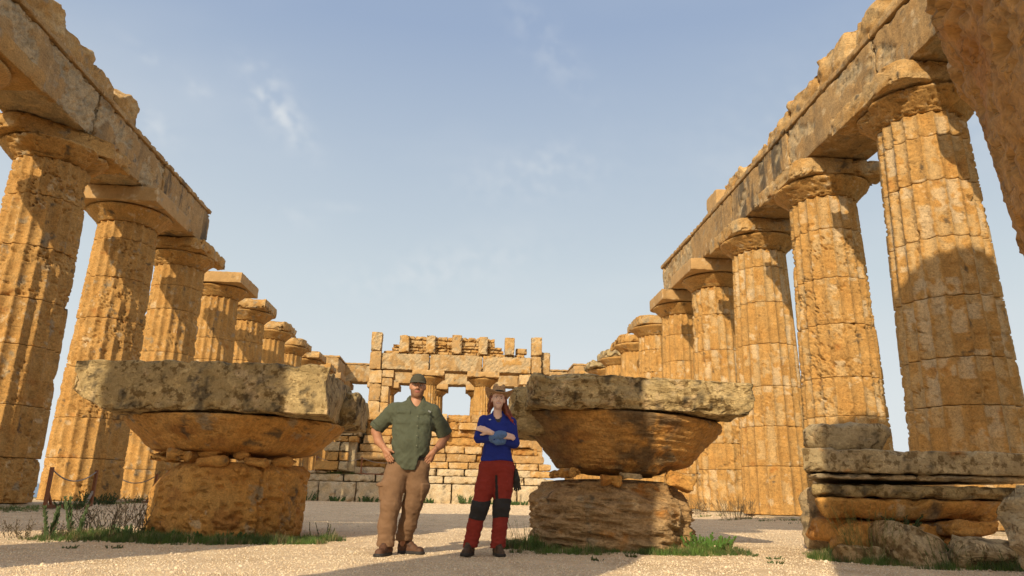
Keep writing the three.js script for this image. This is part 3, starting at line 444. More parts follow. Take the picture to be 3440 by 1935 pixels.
beam(6.07, PZ, 0.8, true, 'narrow plastered block above the right porch pier', { y: 9.37, h: 1.34, w: 1.6, taenia: false, seed: 447, patch: 0, dark: 0.1, look: LOOK.fresh });
beam(6.85, PZ - 0.3, 0.68, true, 'blocks at the right end of the porch, stepped back', { y: 9.4, h: 1.76, w: 1.3, taenia: false, seed: 448, patch: 0.2, dark: 0.3 });
// upright frieze posts
[[-6.49, -5.67, 10.73, 12.18, 'tall upright block at the left end of the porch frieze'], [-4.4, -3.64, 10.66, 12.02, 'first frieze upright from the left, rounded top'], [-2.38, -1.65, 10.66, 12.1, 'second frieze upright from the left, half plastered'], [-0.42, 0.35, 10.68, 12.17, 'third frieze upright from the left, flat and pale'], [1.6, 2.34, 10.7, 12.1, 'fourth frieze upright from the left, dark stained'], [3.62, 4.39, 10.72, 12.1, 'free standing frieze upright right of the frieze wall'], [5.65, 6.49, 10.74, 12.2, 'lone upright block at the right end of the porch frieze']].forEach(([a, b, y0, y1, l], i) => { const m = solo('frieze_upright', block(b - a, y1 - y0, 0.8, { cell: 0.07, r: 0.04, seed: 450 + i, look: i === 3 ? LOOK.fresh : LOOK.worn, chip: 0.12, patch: 0.25 }), M.stone, l, 'stone block', 'uprights of the porch frieze'); m.position.set((a + b) / 2, y0 + 0.01, PZ + 0.42); });
{ // the rougher masonry between and behind the uprights
  const g = thing('frieze_wall', 'rough masonry behind the frieze uprights of the porch', 'wall', [0, 10.66, PZ - 0.15]), rnd = mulberry(71); let n = 0;
  part('core', block(7.0, 1.36, 0.4, { cell: 0.3, seed: 459, look: LOOK.column }), M.stone, g, [-0.65, 0.02, 0]);
  for (const [y0, y1, a, b] of [[0, 0.28, -5.6, 5.3], [0.28, 0.52, -5.0, 3.6], [0.52, 0.74, -4.9, 3.4], [0.74, 1.12, -4.2, 2.92], [1.12, 1.45, -4.1, 2.9]]) {
    let x = a; while (x < b - 0.25) { const w = Math.min(b - x, 0.55 + rnd() * 0.85), h = y1 - y0, lip = y0 > 0.5 && y0 < 0.6; part('stone_block', block(w - 0.015, h - 0.012, 0.72 + (lip ? 0.22 : 0) + rnd() * 0.14, { cell: 0.12, r: 0.03, seed: 460 + n++, look: rnd() < 0.3 ? LOOK.column : LOOK.worn, chip: 0.14, amp: 0.05 }), M.stone, g, [x + w / 2, y0, 0]); x += w; }
  }
  for (const [x, w] of [[3.0, 0.8], [4.9, 0.9]]) part('stone_block', block(w, 0.45, 0.6, { cell: 0.12, seed: 490 + w, look: LOOK.worn, chip: 0.15 }), M.stone, g, [x + 0.05, 0.3, 0.05]);
}
// cella wall: courses of separate blocks, some standing proud, some worn back
{
  const WZ = -42.6, g = thing('cella_wall', 'ruined wall of stacked golden stone blocks behind the two people', 'wall', [0, 0, WZ]), rnd = mulberry(2024); let n = 0;
  const rows = [5.09, 4.6, 4.17, 3.73, 3.23, 2.78, 2.31, 1.92], ends = [[-5.0, 4.2], [-5.0, 4.3], [-5.05, 4.5], [-5.1, 4.8], [-5.3, 5.15], [-5.5, 5.5], [-5.6, 5.9]];
  for (let i = 0; i < rows.length - 1; i++) {
    const y1 = rows[i], y0 = rows[i + 1]; let x = ends[i][0]; const b = ends[i][1];
    while (x < b - 0.2) {
      let w = 0.8 + rnd() * 1.3; if (b - x - w < 0.5) w = b - x; const worn = rnd() < 0.3, dp = worn ? -0.22 - rnd() * 0.1 : rnd() * 0.18 - 0.04;
      const h = y1 - y0 - 0.012, d = 1.3;
      part('stone_block', block(w - 0.02, h, d, { cell: 0.075, r: 0.03, amp: worn ? 0.08 : 0.035, chip: worn ? 0.12 : 0.06, seed: 610 + n++, look: worn ? { ...LOOK.column, rust: 0.4, pale: 0.1 } : rnd() < 0.25 ? LOOK.fresh : LOOK.wall }), M.stone, g, [x + w / 2, y0, -d / 2 + dp]);
      x += w;
    }
  }
  part('core', block(9.0, 3.0, 0.7, { cell: 0.4, seed: 609, look: { ...LOOK.column, rust: 0.3 } }), M.stone, g, [-0.45, 1.9, -0.75]); part('core', block(10.6, 2.9, 0.7, { cell: 0.4, seed: 608, look: LOOK.column }), M.stone, g, [0.0, 0.05, -0.75]); part('core', block(1.0, 3.1, 1.9, { cell: 0.4, seed: 607, look: LOOK.slab }), M.stone, g, [-5.9, 1.6, -0.5]);
  part('core', block(2.1, 1.9, 0.6, { cell: 0.4, seed: 606, look: LOOK.slab }), M.stone, g, [-5.85, 1.35, -1.7]); part('core', block(1.3, 1.6, 0.6, { cell: 0.4, seed: 605, look: LOOK.slab }), M.stone, g, [-5.4, 3.2, -1.7]);
  // right shoulder, stepping down
  for (const [x0, x1, y0, y1] of [[5.25, 6.0, 1.93, 2.3], [4.2, 5.9, 1.5, 1.92], [4.6, 6.0, 1.52, 1.9]].slice(2)) part('stone_block', block(x1 - x0, y1 - y0, 1.2, { cell: 0.09, seed: 700 + x0, look: LOOK.wall, chip: 0.1 }), M.stone, g, [(x0 + x1) / 2, y0, -0.4]);
  // left stub: the side wall comes forward as a stair of blocks
  const stub = [[-7.6, -5.75, 1.68, 2.2], [-7.0, -5.75, 2.2, 2.72], [-7.15, -5.75, 2.72, 3.26], [-6.65, -5.3, 3.26, 3.61], [-6.32, -5.2, 3.61, 3.97], [-6.24, -5.2, 3.97, 4.42], [-6.28, -5.2, 4.42, 4.93], [-5.9, -5.15, 4.93, 5.42]];
  for (const [x0, x1, y0, y1] of stub) { const m = x1 - x0 > 1 ? lerp(x0, x1, 0.55 + 0.2 * rnd()) : x1; for (const [a, b] of m < x1 ? [[x0, m], [m, x1]] : [[x0, x1]]) for (let k = 0; k < 2; k++) part('stone_block', block(b - a - 0.02, y1 - y0 - 0.012, 1.3, { cell: 0.1, r: 0.04, seed: 720 + n++, look: rnd() < 0.3 ? LOOK.column : LOOK.slab, chip: 0.08, amp: 0.03 }), M.stone, g, [(a + b) / 2, y0, 0.2 - k * 1.31 + (rnd() - 0.5) * 0.06]); }
}
{ // the steps below it
  const g = thing('stone_steps', 'wide flight of low pitted stone steps at the foot of the cella wall', 'steps', [0, 0, -42.6]), rnd = mulberry(88); let n = 0;
  const course = (y0, y1, a, b, zf, d, wmin, wmax, skip) => { let x = a; while (x < b - 0.2) { let w = wmin + rnd() * (wmax - wmin); if (b - x - w < wmin * 0.6) w = b - x; if (!(skip && rnd() < skip)) part('step_block', block(w - 0.045, y1 - y0 - 0.01, d, { cell: 0.08, r: 0.035, amp: 0.03, chip: 0.1, seed: 760 + n++, look: LOOK.step }), M.stone, g, [x + w / 2, y0, zf - d / 2 + (rnd() - 0.5) * 0.05]); x += w; } };
  part('core', block(14.4, 1.55, 0.6, { cell: 0.5, seed: 759, look: LOOK.step }), M.stone, g, [-1.6, -0.1, -0.75]); part('core', block(2.2, 1.6, 2.2, { cell: 0.5, seed: 758, look: LOOK.step }), M.stone, g, [-7.2, -0.1, -0.6]);
  course(1.5, 1.92, -5.7, 4.7, 0.25, 1.2, 1.0, 2.2);
  course(1.08, 1.5, -8.05, 5.6, 0.6, 1.0, 1.2, 2.4);
  course(-0.1, 1.06, -9.2, 5.4, 0.95, 1.0, 1.6, 2.1);
  course(1.5, 1.66, -8.1, -6.7, 0.62, 1.2, 1.3, 1.4);
  course(0.55, 0.95, 5.4, 6.2, 0.6, 1.0, 0.7, 0.8); course(-0.1, 0.5, 5.4, 6.6, 0.75, 1.0, 0.7, 0.9); course(0.97, 1.45, 5.3, 6.1, 0.3, 1.0, 0.7, 0.8);
}

// ---------------------------------------------------------------- fallen capitals, drums and rubble in the foreground
{ // left: capital propped on stones over a drum stump
  const c = [-2.50, -10.3];
  const st = thing('drum_stump', 'squat orange column drum under the left fallen capital', 'drum', [c[0], 0, c[1]]);
  const rows = [[-0.08, 0.3, 0]]; for (let i = 0; i <= 44; i++) rows.push([-0.08 + 1.0 * i / 44, 1, 1]); rows.push([0.93, 0.8, 2], [0.94, 0.5, 2], [0.95, 0.05, 2]);
  part('shaft', revolve(rows, 260, (t, y, r, j, row) => {
    if (row[2] !== 1) return r * 0.98; const x = Math.cos(t), z = Math.sin(t);
    let q = 1.0 + 0.04 * fbm(x * 1.1 + 2, y * 0.9, z * 1.1, 3) + 0.02 * fbm(x * 5, y * 5, z * 5, 4) - 0.05 * smooth(0.4, 0.65, noise(x * 4.4, y * 9, z * 4.4)) - 0.07 * smooth(0.5, 0.75, noise(x * 7, y * 16 + 5, z * 7)) * smooth(0.45, 0.1, y);
    q -= 0.10 * smooth(0.78, 0.93, y) ** 2 + 0.05 * smooth(0.2, 0.0, y) * (0.5 + noise(x * 3, 1, z * 3));
    const left = smooth(-0.2, -0.95, x); q -= left * 0.22 * smooth(0.55, 0.92, y);                 // sloping left shoulder
    const ft = t / (2 * Math.PI) * 20, u = ft - Math.floor(ft); q -= 0.035 * 4 * u * (1 - u) * smooth(0.2, 0.7, x) * smooth(0.85, 0.7, y);   // flutes survive on the right
    q -= 0.05 * smooth(0.035, 0.0, Math.abs(t - (Math.PI * 0.29) + 0.02 * Math.sin(y * 9))); // an upright crack
    return q;
  }, LOOK.drum, 801, { rm: 1, tile: 1.2 }), M.stone, st);
  const cap = thing('fallen_capital', 'left fallen capital, wide lichened abacus over a tapering echinus', 'capital', [c[0], 1.02, c[1]], 0.02, 'fallen capitals');
  const er = [[0.0, 0.1, 0], [0.0, 0.7, 1], [0.02, 0.86, 1]]; for (let i = 0; i <= 26; i++) { const t = i / 26; er.push([0.05 + 0.41 * t, lerp(1.05, 1.48, Math.pow(t, 0.95)) - (t > 0.82 ? 0.05 * ((t - 0.82) / 0.18) ** 2 : 0), 1]); } er.push([0.475, 1.2, 1], [0.475, 0.1, 0]);
  part('echinus', revolve(er, 240, (t, y, r, j, row) => { if (!row[2]) return r; const x = Math.cos(t) * r, z = Math.sin(t) * r; let dp = 0.02 * fbm(x * 3, y * 6, z * 3, 5) + 0.03 * smooth(0.45, 0.75, noise(x * 5, y * 14, z * 5)); dp += 0.05 * smooth(0.13, 0.0, y) * (0.6 + noise(x * 3, y, z * 3)) + 0.12 * smooth(0.1, 0.6, fbm(x * 1.1 + 7, y * 2, z * 1.1, 3)) * smooth(0.3, 0.1, y); return r - dp; }, { ...LOOK.echinus, crust: 0.30 }, 802, { rm: 1.2, tile: 1.2 }), M.stone, cap);
  part('abacus', block(3.14, 0.62, 2.95, { cell: 0.032, r: 0.02, amp: 0.035, chip: 0.06, look: LOOK.lichen, seed: 803, tile: 1.2, shape: (x, y, z) => { const c1 = Math.max(0, (-x - 1.16) * 0.75 - y + 0.02 * Math.sin(z * 9 + x * 14)); y += c1 * 0.72; x += c1 * 0.35; const c2 = Math.max(0, x - 1.36 + 0.05 * Math.sin(y * 9 + z * 3)); return [x - c2 * 0.5, y + 0.02 * Math.sin(x * 1.3 + 1), z]; } }), M.lichen, cap, [-0.05, 0.452, 0]);
  part('broken_corner', block(0.46, 0.52, 1.4, { seed: 804, look: LOOK.lichen, cell: 0.04, chip: 0.1, amp: 0.04, cuts: 1, r: 0.04 }), M.lichen, cap, [1.40, 0.44, -0.6]);
  const ws = [[-0.74, 0.915, 0.60, 0.40, 0.10, 0.3], [-0.40, 0.91, 0.84, 0.42, 0.17, 0.35], [-0.02, 0.96, 0.8, 0.36, 0.14, 0.3], [0.02, 0.86, 0.9, 0.40, 0.13, 0.32], [0.33, 0.965, 0.74, 0.22, 0.12, 0.25], [0.5, 0.86, 0.78, 0.36, 0.15, 0.3], [0.36, 0.75, 0.93, 0.2, 0.12, 0.16], [-0.6, 0.99, 0.5, 0.4, 0.1, 0.3], [0.78, 0.87, 0.45, 0.3, 0.15, 0.3]];
  const wl = ['flat wedge stone at the left of the gap under the left capital', 'largest rounded wedge stone under the left capital, left of centre', 'upper wedge stone in the middle under the left capital', 'lit lower wedge stone in the middle under the left capital', 'small upper wedge stone right of the middle under the left capital', 'wedge stone at the right, on the orange drum', 'small square stone sitting in the notch of the orange drum', 'thin dark wedge stone deep in the left of the gap', 'wedge stone at the far right behind the square one'];
  ws.forEach(([x, y, z, w, h, d], i) => { const m = solo('wedge_stone', rock(w, h, d, { seed: 810 + i, look: LOOK.drum, cell: 0.025, amp: 0.03, lump: 0.035, r: h * 0.42 }), M.stone, wl[i], 'stone', 'stones wedged under the left capital'); m.position.set(c[0] + x, y, c[1] + z); m.rotation.y = i * 0.7 % 0.6 - 0.3; m.rotation.z = (i * 0.37 % 0.3) - 0.15; });
}
{ // right: tilted capital on a bedded drum
  const c = [2.62, -9.55];
  const st = thing('drum_stump', 'low layered column drum under the right fallen capital', 'drum', [c[0] - 0.06, 0, c[1]]);
  const rows = [[-0.08, 0.3, 0]]; for (let i = 0; i <= 52; i++) rows.push([-0.08 + 0.86 * i / 52, 1, 1]); rows.push([0.79, 0.86, 1], [0.80, 0.7, 2], [0.82, 0.4, 2], [0.82, 0.04, 2]);
  part('shaft', revolve(rows, 300, (t, y, r, j, row) => {
    if (row[2] !== 1) return r; const x = Math.cos(t), z = Math.sin(t);
    let q = 1.06 + 0.08 * fbm(x * 1.2 + 22, y * 0.9, z * 1.2, 3) + 0.022 * fbm(x * 4, y * 5, z * 4, 4);
    const yy = y + 0.12 * x - 0.05 * z; q -= 0.05 * smooth(0.1, 0.55, noise(x * 1.5, yy * 11, z * 1.5)) + 0.028 * smooth(0.0, 0.6, noise(x * 4, yy * 26, z * 4));
    q -= 0.22 * smooth(0.45, 0.80, y + 0.10 * noise(x * 1.8, 2, z * 1.8)) ** 1.6;
    const ft = t / (2 * Math.PI) * 20 + 0.35, u = ft - Math.floor(ft); q -= 0.075 * 4 * u * (1 - u) * smooth(0.55, 0.8, x) * smooth(0.8, 0.55, y);
    return q * (r < 1 ? r : 1);
  }, { ...LOOK.drum, a: [0.44, 0.275, 0.12], b: [0.46, 0.31, 0.16], rust: 0.2, grey: 0.2, crust: 0.16 }, 821, { rm: 1, tile: 1.25 }), M.bedded, st);
  const cap = thing('fallen_capital', 'right fallen capital, layered grey abacus tilted over a black streaked echinus', 'capital', [c[0] + 0.06, 0.835, c[1]], -0.03, 'fallen capitals'); cap.rotation.z = -0.05; cap.position.y += 0.03;
  const er = [[0.0, 0.05, 0], [0.0, 0.5, 1], [0.03, 0.66, 1]]; for (let i = 0; i <= 44; i++) { const t = i / 44; er.push([0.05 + 0.66 * t, lerp(0.80, 1.37, Math.pow(t, 0.97)) - (t > 0.9 ? 0.05 * ((t - 0.9) / 0.1) ** 2 : 0), 1]); } er.push([0.715, 1.2, 1], [0.715, 0.1, 0]);
  part('echinus', revolve(er, 280, (t, y, r, j, row) => { if (!row[2]) return r; const x = Math.cos(t) * r, z = Math.sin(t) * r; let dp = 0.03 * fbm(x * 2, y * 3, z * 2, 4) + 0.018 * smooth(0.0, 0.6, noise(x * 2, y * 22, z * 2)); dp += 0.2 * smooth(0.05, 0.6, fbm(x * 0.9 + 17, y * 1.2, z * 0.9, 3)) * smooth(0.35, 0.05, y); if (x > 0.35 && y < 0.2) dp += 0.25 * smooth(0.35, 0.6, x) * smooth(0.2, 0.05, y); return Math.max(0.3, r - dp); }, { ...LOOK.echinus, crust: 0.04 }, 822, { rm: 1.2, tile: 1.3, tint: (k, x, y, z, t) => { const s = smooth(0.55, 0.2, Math.abs(x - 0.12 - 0.25 * (0.5 - y) + 0.12 * noise(x * 3, y * 3, z * 3))) * smooth(-0.3, 0.25, fbm(x * 3, y * 2, z * 3, 4) + 0.35 * (y - 0.2)) + 0.8 * smooth(-0.55, -1.0, x + 0.15 * noise(y * 4, x * 3, z)); const q = mix3(k, CRUST, clamp(s * 0.8)); k[0] = q[0]; k[1] = q[1]; k[2] = q[2]; } }), M.bedded, cap);
  part('abacus', block(2.68, 0.44, 2.75, { cell: 0.032, r: 0.03, amp: 0.03, chip: 0.1, bed: 0.03, look: { ...LOOK.lichen, pale: 0.42 }, seed: 823, tile: 1.3, shape: (x, y, z) => { const lo = Math.max(0, x - 1.05) * Math.max(0, 0.2 - y) * 1.2; return [x - lo, y + 0.03 * Math.sin(x * 1.1), z]; } }), M.lichenBed, cap, [0.02, 0.695, 0]);
  part('broken_corner', block(0.6, 0.62, 1.7, { seed: 824, look: LOOK.lichen, cell: 0.04, chip: 0.14, bed: 0.02, amp: 0.05, cuts: 5, r: 0.05 }), M.lichenBed, cap, [-1.2, 0.42, -0.3]);
  [[-0.78, 0.80, 0.55, 0.3, 0.13, 0.3, 'flat brown wedge stone at the left under the right capital'], [-0.62, 0.83, 0.75, 0.16, 0.12, 0.12, 'small pointed wedge stone under the right capital'], [0.02, 0.80, 0.92, 0.3, 0.09, 0.18, 'pale flat wedge stone in the middle under the right capital'], [-0.22, 0.71, 0.93, 0.3, 0.17, 0.14, 'orange stone set into the top of the layered drum'], [0.66, 0.72, 0.66, 0.36, 0.2, 0.3, 'chunky broken stone at the right of the gap under the right capital']].forEach(([x, y, z, w, h, d, l], i) => { const m = solo('wedge_stone', rock(w, h, d, { seed: 830 + i, look: i === 2 ? LOOK.slab : LOOK.drum, cell: 0.025, amp: 0.03, lump: 0.03 }), M.bedded, l, 'stone', 'stones wedged under the right capital'); m.position.set(c[0] + x, y, c[1] + z); m.rotation.z = [0.1, 0, -0.04, 0, -0.3][i]; });
}
{ // right heap
  const slant = (d) => (x, y, z) => [x + 0.5 * (d / 2 - z) * clamp((0.3 - x) / 1.6), y, z];
  const cap = thing('fallen_capital', 'sunken capital in the heap at the lower right, split flat abacus on top', 'capital', [5.78, 0.42, -9.05], -0.03, 'fallen capitals');
  part('echinus', block(2.3, 0.24, 2.3, { cell: 0.045, r: 0.05, amp: 0.03, chip: 0.05, look: { ...LOOK.drum, crust: 0.2, rust: 0.25 }, seed: 841, shape: (x, y, z) => { const k = 0.95 + 0.16 * y / 0.24; return [x * k + 0.5 * (1.2 - z) * clamp((0.3 - x) / 1.3), y, z * k]; } }), M.stone, cap, [-0.05, 0, 0]);
  part('lip', block(2.45, 0.15, 2.55, { cell: 0.04, r: 0.04, amp: 0.022, chip: 0.05, lump: 0, look: LOOK.lichen, seed: 842, shape: slant(2.55) }), M.lichen, cap, [-0.1, 0.235, 0.03]);
  part('lower_slab', block(2.75, 0.07, 2.72, { cell: 0.045, r: 0.02, amp: 0.012, chip: 0.05, look: LOOK.rubble, seed: 843, shape: slant(2.72) }), M.stone, cap, [0, 0.425, 0]);
  part('abacus', block(2.9, 0.265, 2.86, { cell: 0.032, r: 0.02, amp: 0.025, chip: 0.06, look: LOOK.slab, seed: 844, tile: 1.2, shape: slant(2.86) }), M.lichen, cap, [0, 0.49, 0]);
  const S0 = (l, p, w, h, d, o = {}) => { const m = solo(o.name ?? 'boulder', rock(w, h, d, { cell: 0.035, amp: 0.04, look: o.look ?? LOOK.rubble, seed: o.seed, lump: o.lump ?? 0.06, r: o.r ?? Math.min(w, h, d) * 0.14, bed: o.bed ?? 0, shape: o.shape, chip: o.chip ?? 0.05 }), (o.look === LOOK.slab || o.look === LOOK.rubble) ? (o.bed ? M.lichenBed : M.lichen) : o.bed ? M.lichenBed : M.stone, l, 'stone', 'stones of the right heap'); m.position.set(...p); m.rotation.set(o.rx ?? 0, o.ry ?? 0, o.rz ?? 0); return m; };
  S0('rounded grey boulder lying on the flat abacus at the right', [5.12, 1.15, -8.2], 0.86, 0.36, 0.6, { seed: 851, look: LOOK.slab, r: 0.08, lump: 0.07 });
  S0('long golden block under the sunken capital', [5.72, 0.17, -8.45], 1.75, 0.25, 1.0, { seed: 852, look: LOOK.drum, r: 0.04, lump: 0.02 });
  S0('sunlit standing slab at the left end of the right heap', [5.33, -0.05, -9.4], 0.36, 0.86, 0.5, { seed: 853, r: 0.06, ry: 0.3 });
  S0('sunlit slanting stone behind the tall grass in the right heap', [5.0, 0.0, -8.0], 0.5, 0.40, 0.3, { seed: 854, look: LOOK.drum, rz: 0.12 });
  S0('large angular boulder in front of the right heap', [5.36, -0.05, -7.55], 0.68, 0.46, 0.5, { seed: 855, look: LOOK.rubble, r: 0.05, lump: 0.08, shape: (x, y, z) => [x + 0.25 * (0.25 - y) * 0, y - 0.5 * Math.max(0, Math.abs(x + 0.08) - 0.1) * (y > 0.2 ? 1 : 0), z - 0.3 * y] });
  S0('long low layered boulder at the lower right', [5.98, -0.04, -7.25], 0.85, 0.34, 0.5, { seed: 856, look: { ...LOOK.slab, crust: 0.3 }, bed: 0.02, r: 0.12 });
  S0('upper of two flat stones behind the low layered boulder', [6.2, 0.27, -7.9], 0.62, 0.17, 0.4, { seed: 857, look: LOOK.drum, r: 0.04, lump: 0.02 });
  S0('lower of two flat stones behind the low layered boulder', [6.2, 0.09, -7.9], 0.66, 0.16, 0.45, { seed: 858, look: LOOK.drum, r: 0.04, lump: 0.02 });
  S0('small brown stone in the grass at the foot of the right heap', [4.86, -0.04, -7.72], 0.46, 0.2, 0.3, { seed: 859, look: LOOK.rubble });
  S0('small grey stone tucked beside the angular boulder', [5.02, -0.02, -7.62], 0.22, 0.2, 0.2, { seed: 860, look: LOOK.slab });
  S0('square stone filling the middle of the right heap', [5.75, -0.03, -8.6], 1.2, 0.22, 0.9, { seed: 861, look: LOOK.drum, r: 0.05 });
  S0('weathered layered block cut by the lower right corner', [5.62, -0.06, -5.35], 1.3, 0.86, 1.2, { seed: 862, look: LOOK.slab, bed: 0.035, r: 0.12, lump: 0.08, name: 'stone_block' });
}
// ---------------------------------------------------------------- people: bodies meshed from distance fields
function net(f, mn, mx, cell) { // naive surface nets; f < 0 inside
  const n = [0, 1, 2].map((a) => Math.ceil((mx[a] - mn[a]) / cell) + 1), [nx, ny, nz] = n, v = new Float32Array(nx * ny * nz), id = new Int32Array(nx * ny * nz).fill(-1), pos = [], idx = [];
  const at = (i, j, k) => (k * ny + j) * nx + i;
  for (let k = 0; k < nz; k++) for (let j = 0; j < ny; j++) for (let i = 0; i < nx; i++) v[at(i, j, k)] = f(mn[0] + i * cell, mn[1] + j * cell, mn[2] + k * cell);
  for (let k = 0; k < nz - 1; k++) for (let j = 0; j < ny - 1; j++) for (let i = 0; i < nx - 1; i++) {
    let neg = 0; for (let q = 0; q < 8; q++) if (v[at(i + (q & 1), j + (q >> 1 & 1), k + (q >> 2))] < 0) neg++;
    if (!neg || neg === 8) continue;
    let sx = 0, sy = 0, sz = 0, c = 0;
    for (let a = 0; a < 8; a++) for (const m of [1, 2, 4]) if (!(a & m)) { const b = a | m, va = v[at(i + (a & 1), j + (a >> 1 & 1), k + (a >> 2))], vb = v[at(i + (b & 1), j + (b >> 1 & 1), k + (b >> 2))]; if ((va < 0) !== (vb < 0)) { const t = va / (va - vb); sx += (a & 1) + (m === 1 ? t : 0); sy += (a >> 1 & 1) + (m === 2 ? t : 0); sz += (a >> 2) + (m === 4 ? t : 0); c++; } }
    id[at(i, j, k)] = pos.length / 3; pos.push(mn[0] + (i + sx / c) * cell, mn[1] + (j + sy / c) * cell, mn[2] + (k + sz / c) * cell);
  }
  const quad = (a, b, c, d, flip) => { if (a < 0 || b < 0 || c < 0 || d < 0) return; if (flip) idx.push(a, c, b, a, d, c); else idx.push(a, b, c, a, c, d); };
  for (let k = 1; k < nz - 1; k++) for (let j = 1; j < ny - 1; j++) for (let i = 1; i < nx - 1; i++) {
    const s = v[at(i, j, k)] < 0;
    if (s !== v[at(i + 1, j, k)] < 0) quad(id[at(i, j - 1, k - 1)], id[at(i, j, k - 1)], id[at(i, j, k)], id[at(i, j - 1, k)], !s);
    if (s !== v[at(i, j + 1, k)] < 0) quad(id[at(i - 1, j, k - 1)], id[at(i - 1, j, k)], id[at(i, j, k)], id[at(i, j, k - 1)], !s);
    if (s !== v[at(i, j, k + 1)] < 0) quad(id[at(i - 1, j - 1, k)], id[at(i, j - 1, k)], id[at(i, j, k)], id[at(i - 1, j, k)], !s);
  }
  return [pos, idx];
}
function fieldGeo(f, mn, mx, cell, colour, place) {
  const [pos, idx] = net(f, mn, mx, cell), g = new THREE.BufferGeometry(), col = [];
  g.setAttribute('position', new THREE.Float32BufferAttribute(pos, 3)); g.setIndex(idx); g.computeVertexNormals();
  for (let i = 0; i < pos.length; i += 3) { const c = typeof colour === 'function' ? colour(pos[i], pos[i + 1], pos[i + 2]) : colour, k = 1 + 0.06 * noise(pos[i] * 60, pos[i + 1] * 60, pos[i + 2] * 60) + 0.05 * noise(pos[i] * 9, pos[i + 1] * 9, pos[i + 2] * 9); col.push(c[0] * k, c[1] * k, c[2] * k); }
  g.setAttribute('color', new THREE.Float32BufferAttribute(col, 3)); if (place) g.applyMatrix4(place); return g;
}
const smin = (a, b, k) => { const h = clamp(0.5 + 0.5 * (b - a) / k); return lerp(b, a, h) - k * h * (1 - h); };
const smax = (a, b, k) => -smin(-a, -b, k);
const cone = (p, a, b, ra, rb) => { const bx = b[0] - a[0], by = b[1] - a[1], bz = b[2] - a[2], px = p[0] - a[0], py = p[1] - a[1], pz = p[2] - a[2], h = clamp((px * bx + py * by + pz * bz) / (bx * bx + by * by + bz * bz)); return Math.hypot(px - bx * h, py - by * h, pz - bz * h) - lerp(ra, rb, h); };
const ell = (p, c, r) => { const x = p[0] - c[0], y = p[1] - c[1], z = p[2] - c[2], k0 = Math.hypot(x / r[0], y / r[1], z / r[2]), k1 = Math.hypot(x / r[0] ** 2, y / r[1] ** 2, z / r[2] ** 2); return k1 < 1e-6 ? -Math.min(...r) : k0 * (k0 - 1) / k1; };
const chain = (p, pts, k = 0.02) => { let d = 9; for (let i = 0; i < pts.length - 1; i++) { const e = cone(p, pts[i], pts[i + 1], pts[i][3], pts[i + 1][3]); d = i ? smin(d, e, k) : e; } return d; };
// a trunk given by sections [y, centre x, centre z, half width, half depth]
const trunk = (S0) => (p) => { const y = p[1]; let i = 0; while (i < S0.length - 2 && y > S0[i + 1][0]) i++; const A = S0[i], B = S0[i + 1], t = smooth(0, 1, clamp((y - A[0]) / (B[0] - A[0]))), L1 = (q) => lerp(A[q], B[q], t), a = L1(3), b = L1(4), q = Math.pow(Math.pow(Math.abs((p[0] - L1(1)) / a), 2.4) + Math.pow(Math.abs((p[2] - L1(2)) / b), 2.4), 1 / 2.4); return Math.max((q - 1) * Math.min(a, b), S0[0][0] - y, y - S0.at(-1)[0]); };
const SKIN = std({ vertexColors: true, roughness: 0.55 }), CLOTH = std({ vertexColors: true, roughness: 0.92 }), LEATHER = std({ vertexColors: true, roughness: 0.7 });
function headField(s = 1, female = false) {
  return (x, y, z) => {
    const p = [x / s, y / s, z / s]; let d = ell(p, [0, 0.03, -0.012], [0.077, 0.1, 0.096]);
    d = smin(d, ell(p, [0, -0.045, 0.022], female ? [0.056, 0.075, 0.07] : [0.069, 0.08, 0.074]), 0.04);
    d = smin(d, ell(p, [0, -0.1, 0.056], [female ? 0.02 : 0.03, 0.022, 0.024]), 0.03);
    d = smin(d, cone(p, [-0.04, -0.028, 0.058], [-0.045, -0.02, 0.05], 0.02, 0.02), 0.03); d = smin(d, cone(p, [0.04, -0.028, 0.058], [0.045, -0.02, 0.05], 0.02, 0.02), 0.03);
    d = smin(d, cone(p, [-0.036, 0.026, 0.078], [0.036, 0.026, 0.078], female ? 0.008 : 0.012, female ? 0.008 : 0.012), 0.014);
    for (const q of [-1, 1]) { d = smax(d, -(Math.hypot(p[0] - q * 0.032, p[1] - 0.007, p[2] - 0.1) - 0.0165), 0.014); d = Math.min(d, Math.hypot(p[0] - q * 0.031, p[1] - 0.006, p[2] - 0.075) - 0.0135); d = smin(d, ell(p, [q * 0.081, -0.008, -0.006], [0.009, 0.03, 0.019]), 0.006); d = smin(d, ell(p, [q * 0.013, -0.033, 0.092], [0.009, 0.008, 0.011]), 0.006); }
    d = smin(d, cone(p, [0, 0.012, 0.084], [0, -0.026, 0.108], 0.008, female ? 0.0105 : 0.014), 0.012);
    d = smin(d, ell(p, [0, -0.056, 0.086], [0.024, 0.0055, 0.012]), 0.005); d = smin(d, ell(p, [0, -0.068, 0.085], [0.02, 0.0065, 0.012]), 0.005);
    d = smin(d, cone(p, [0, -0.06, -0.02], [0, -0.24, -0.045], female ? 0.046 : 0.062, female ? 0.05 : 0.068), 0.03);
    return d * s;
  };
}
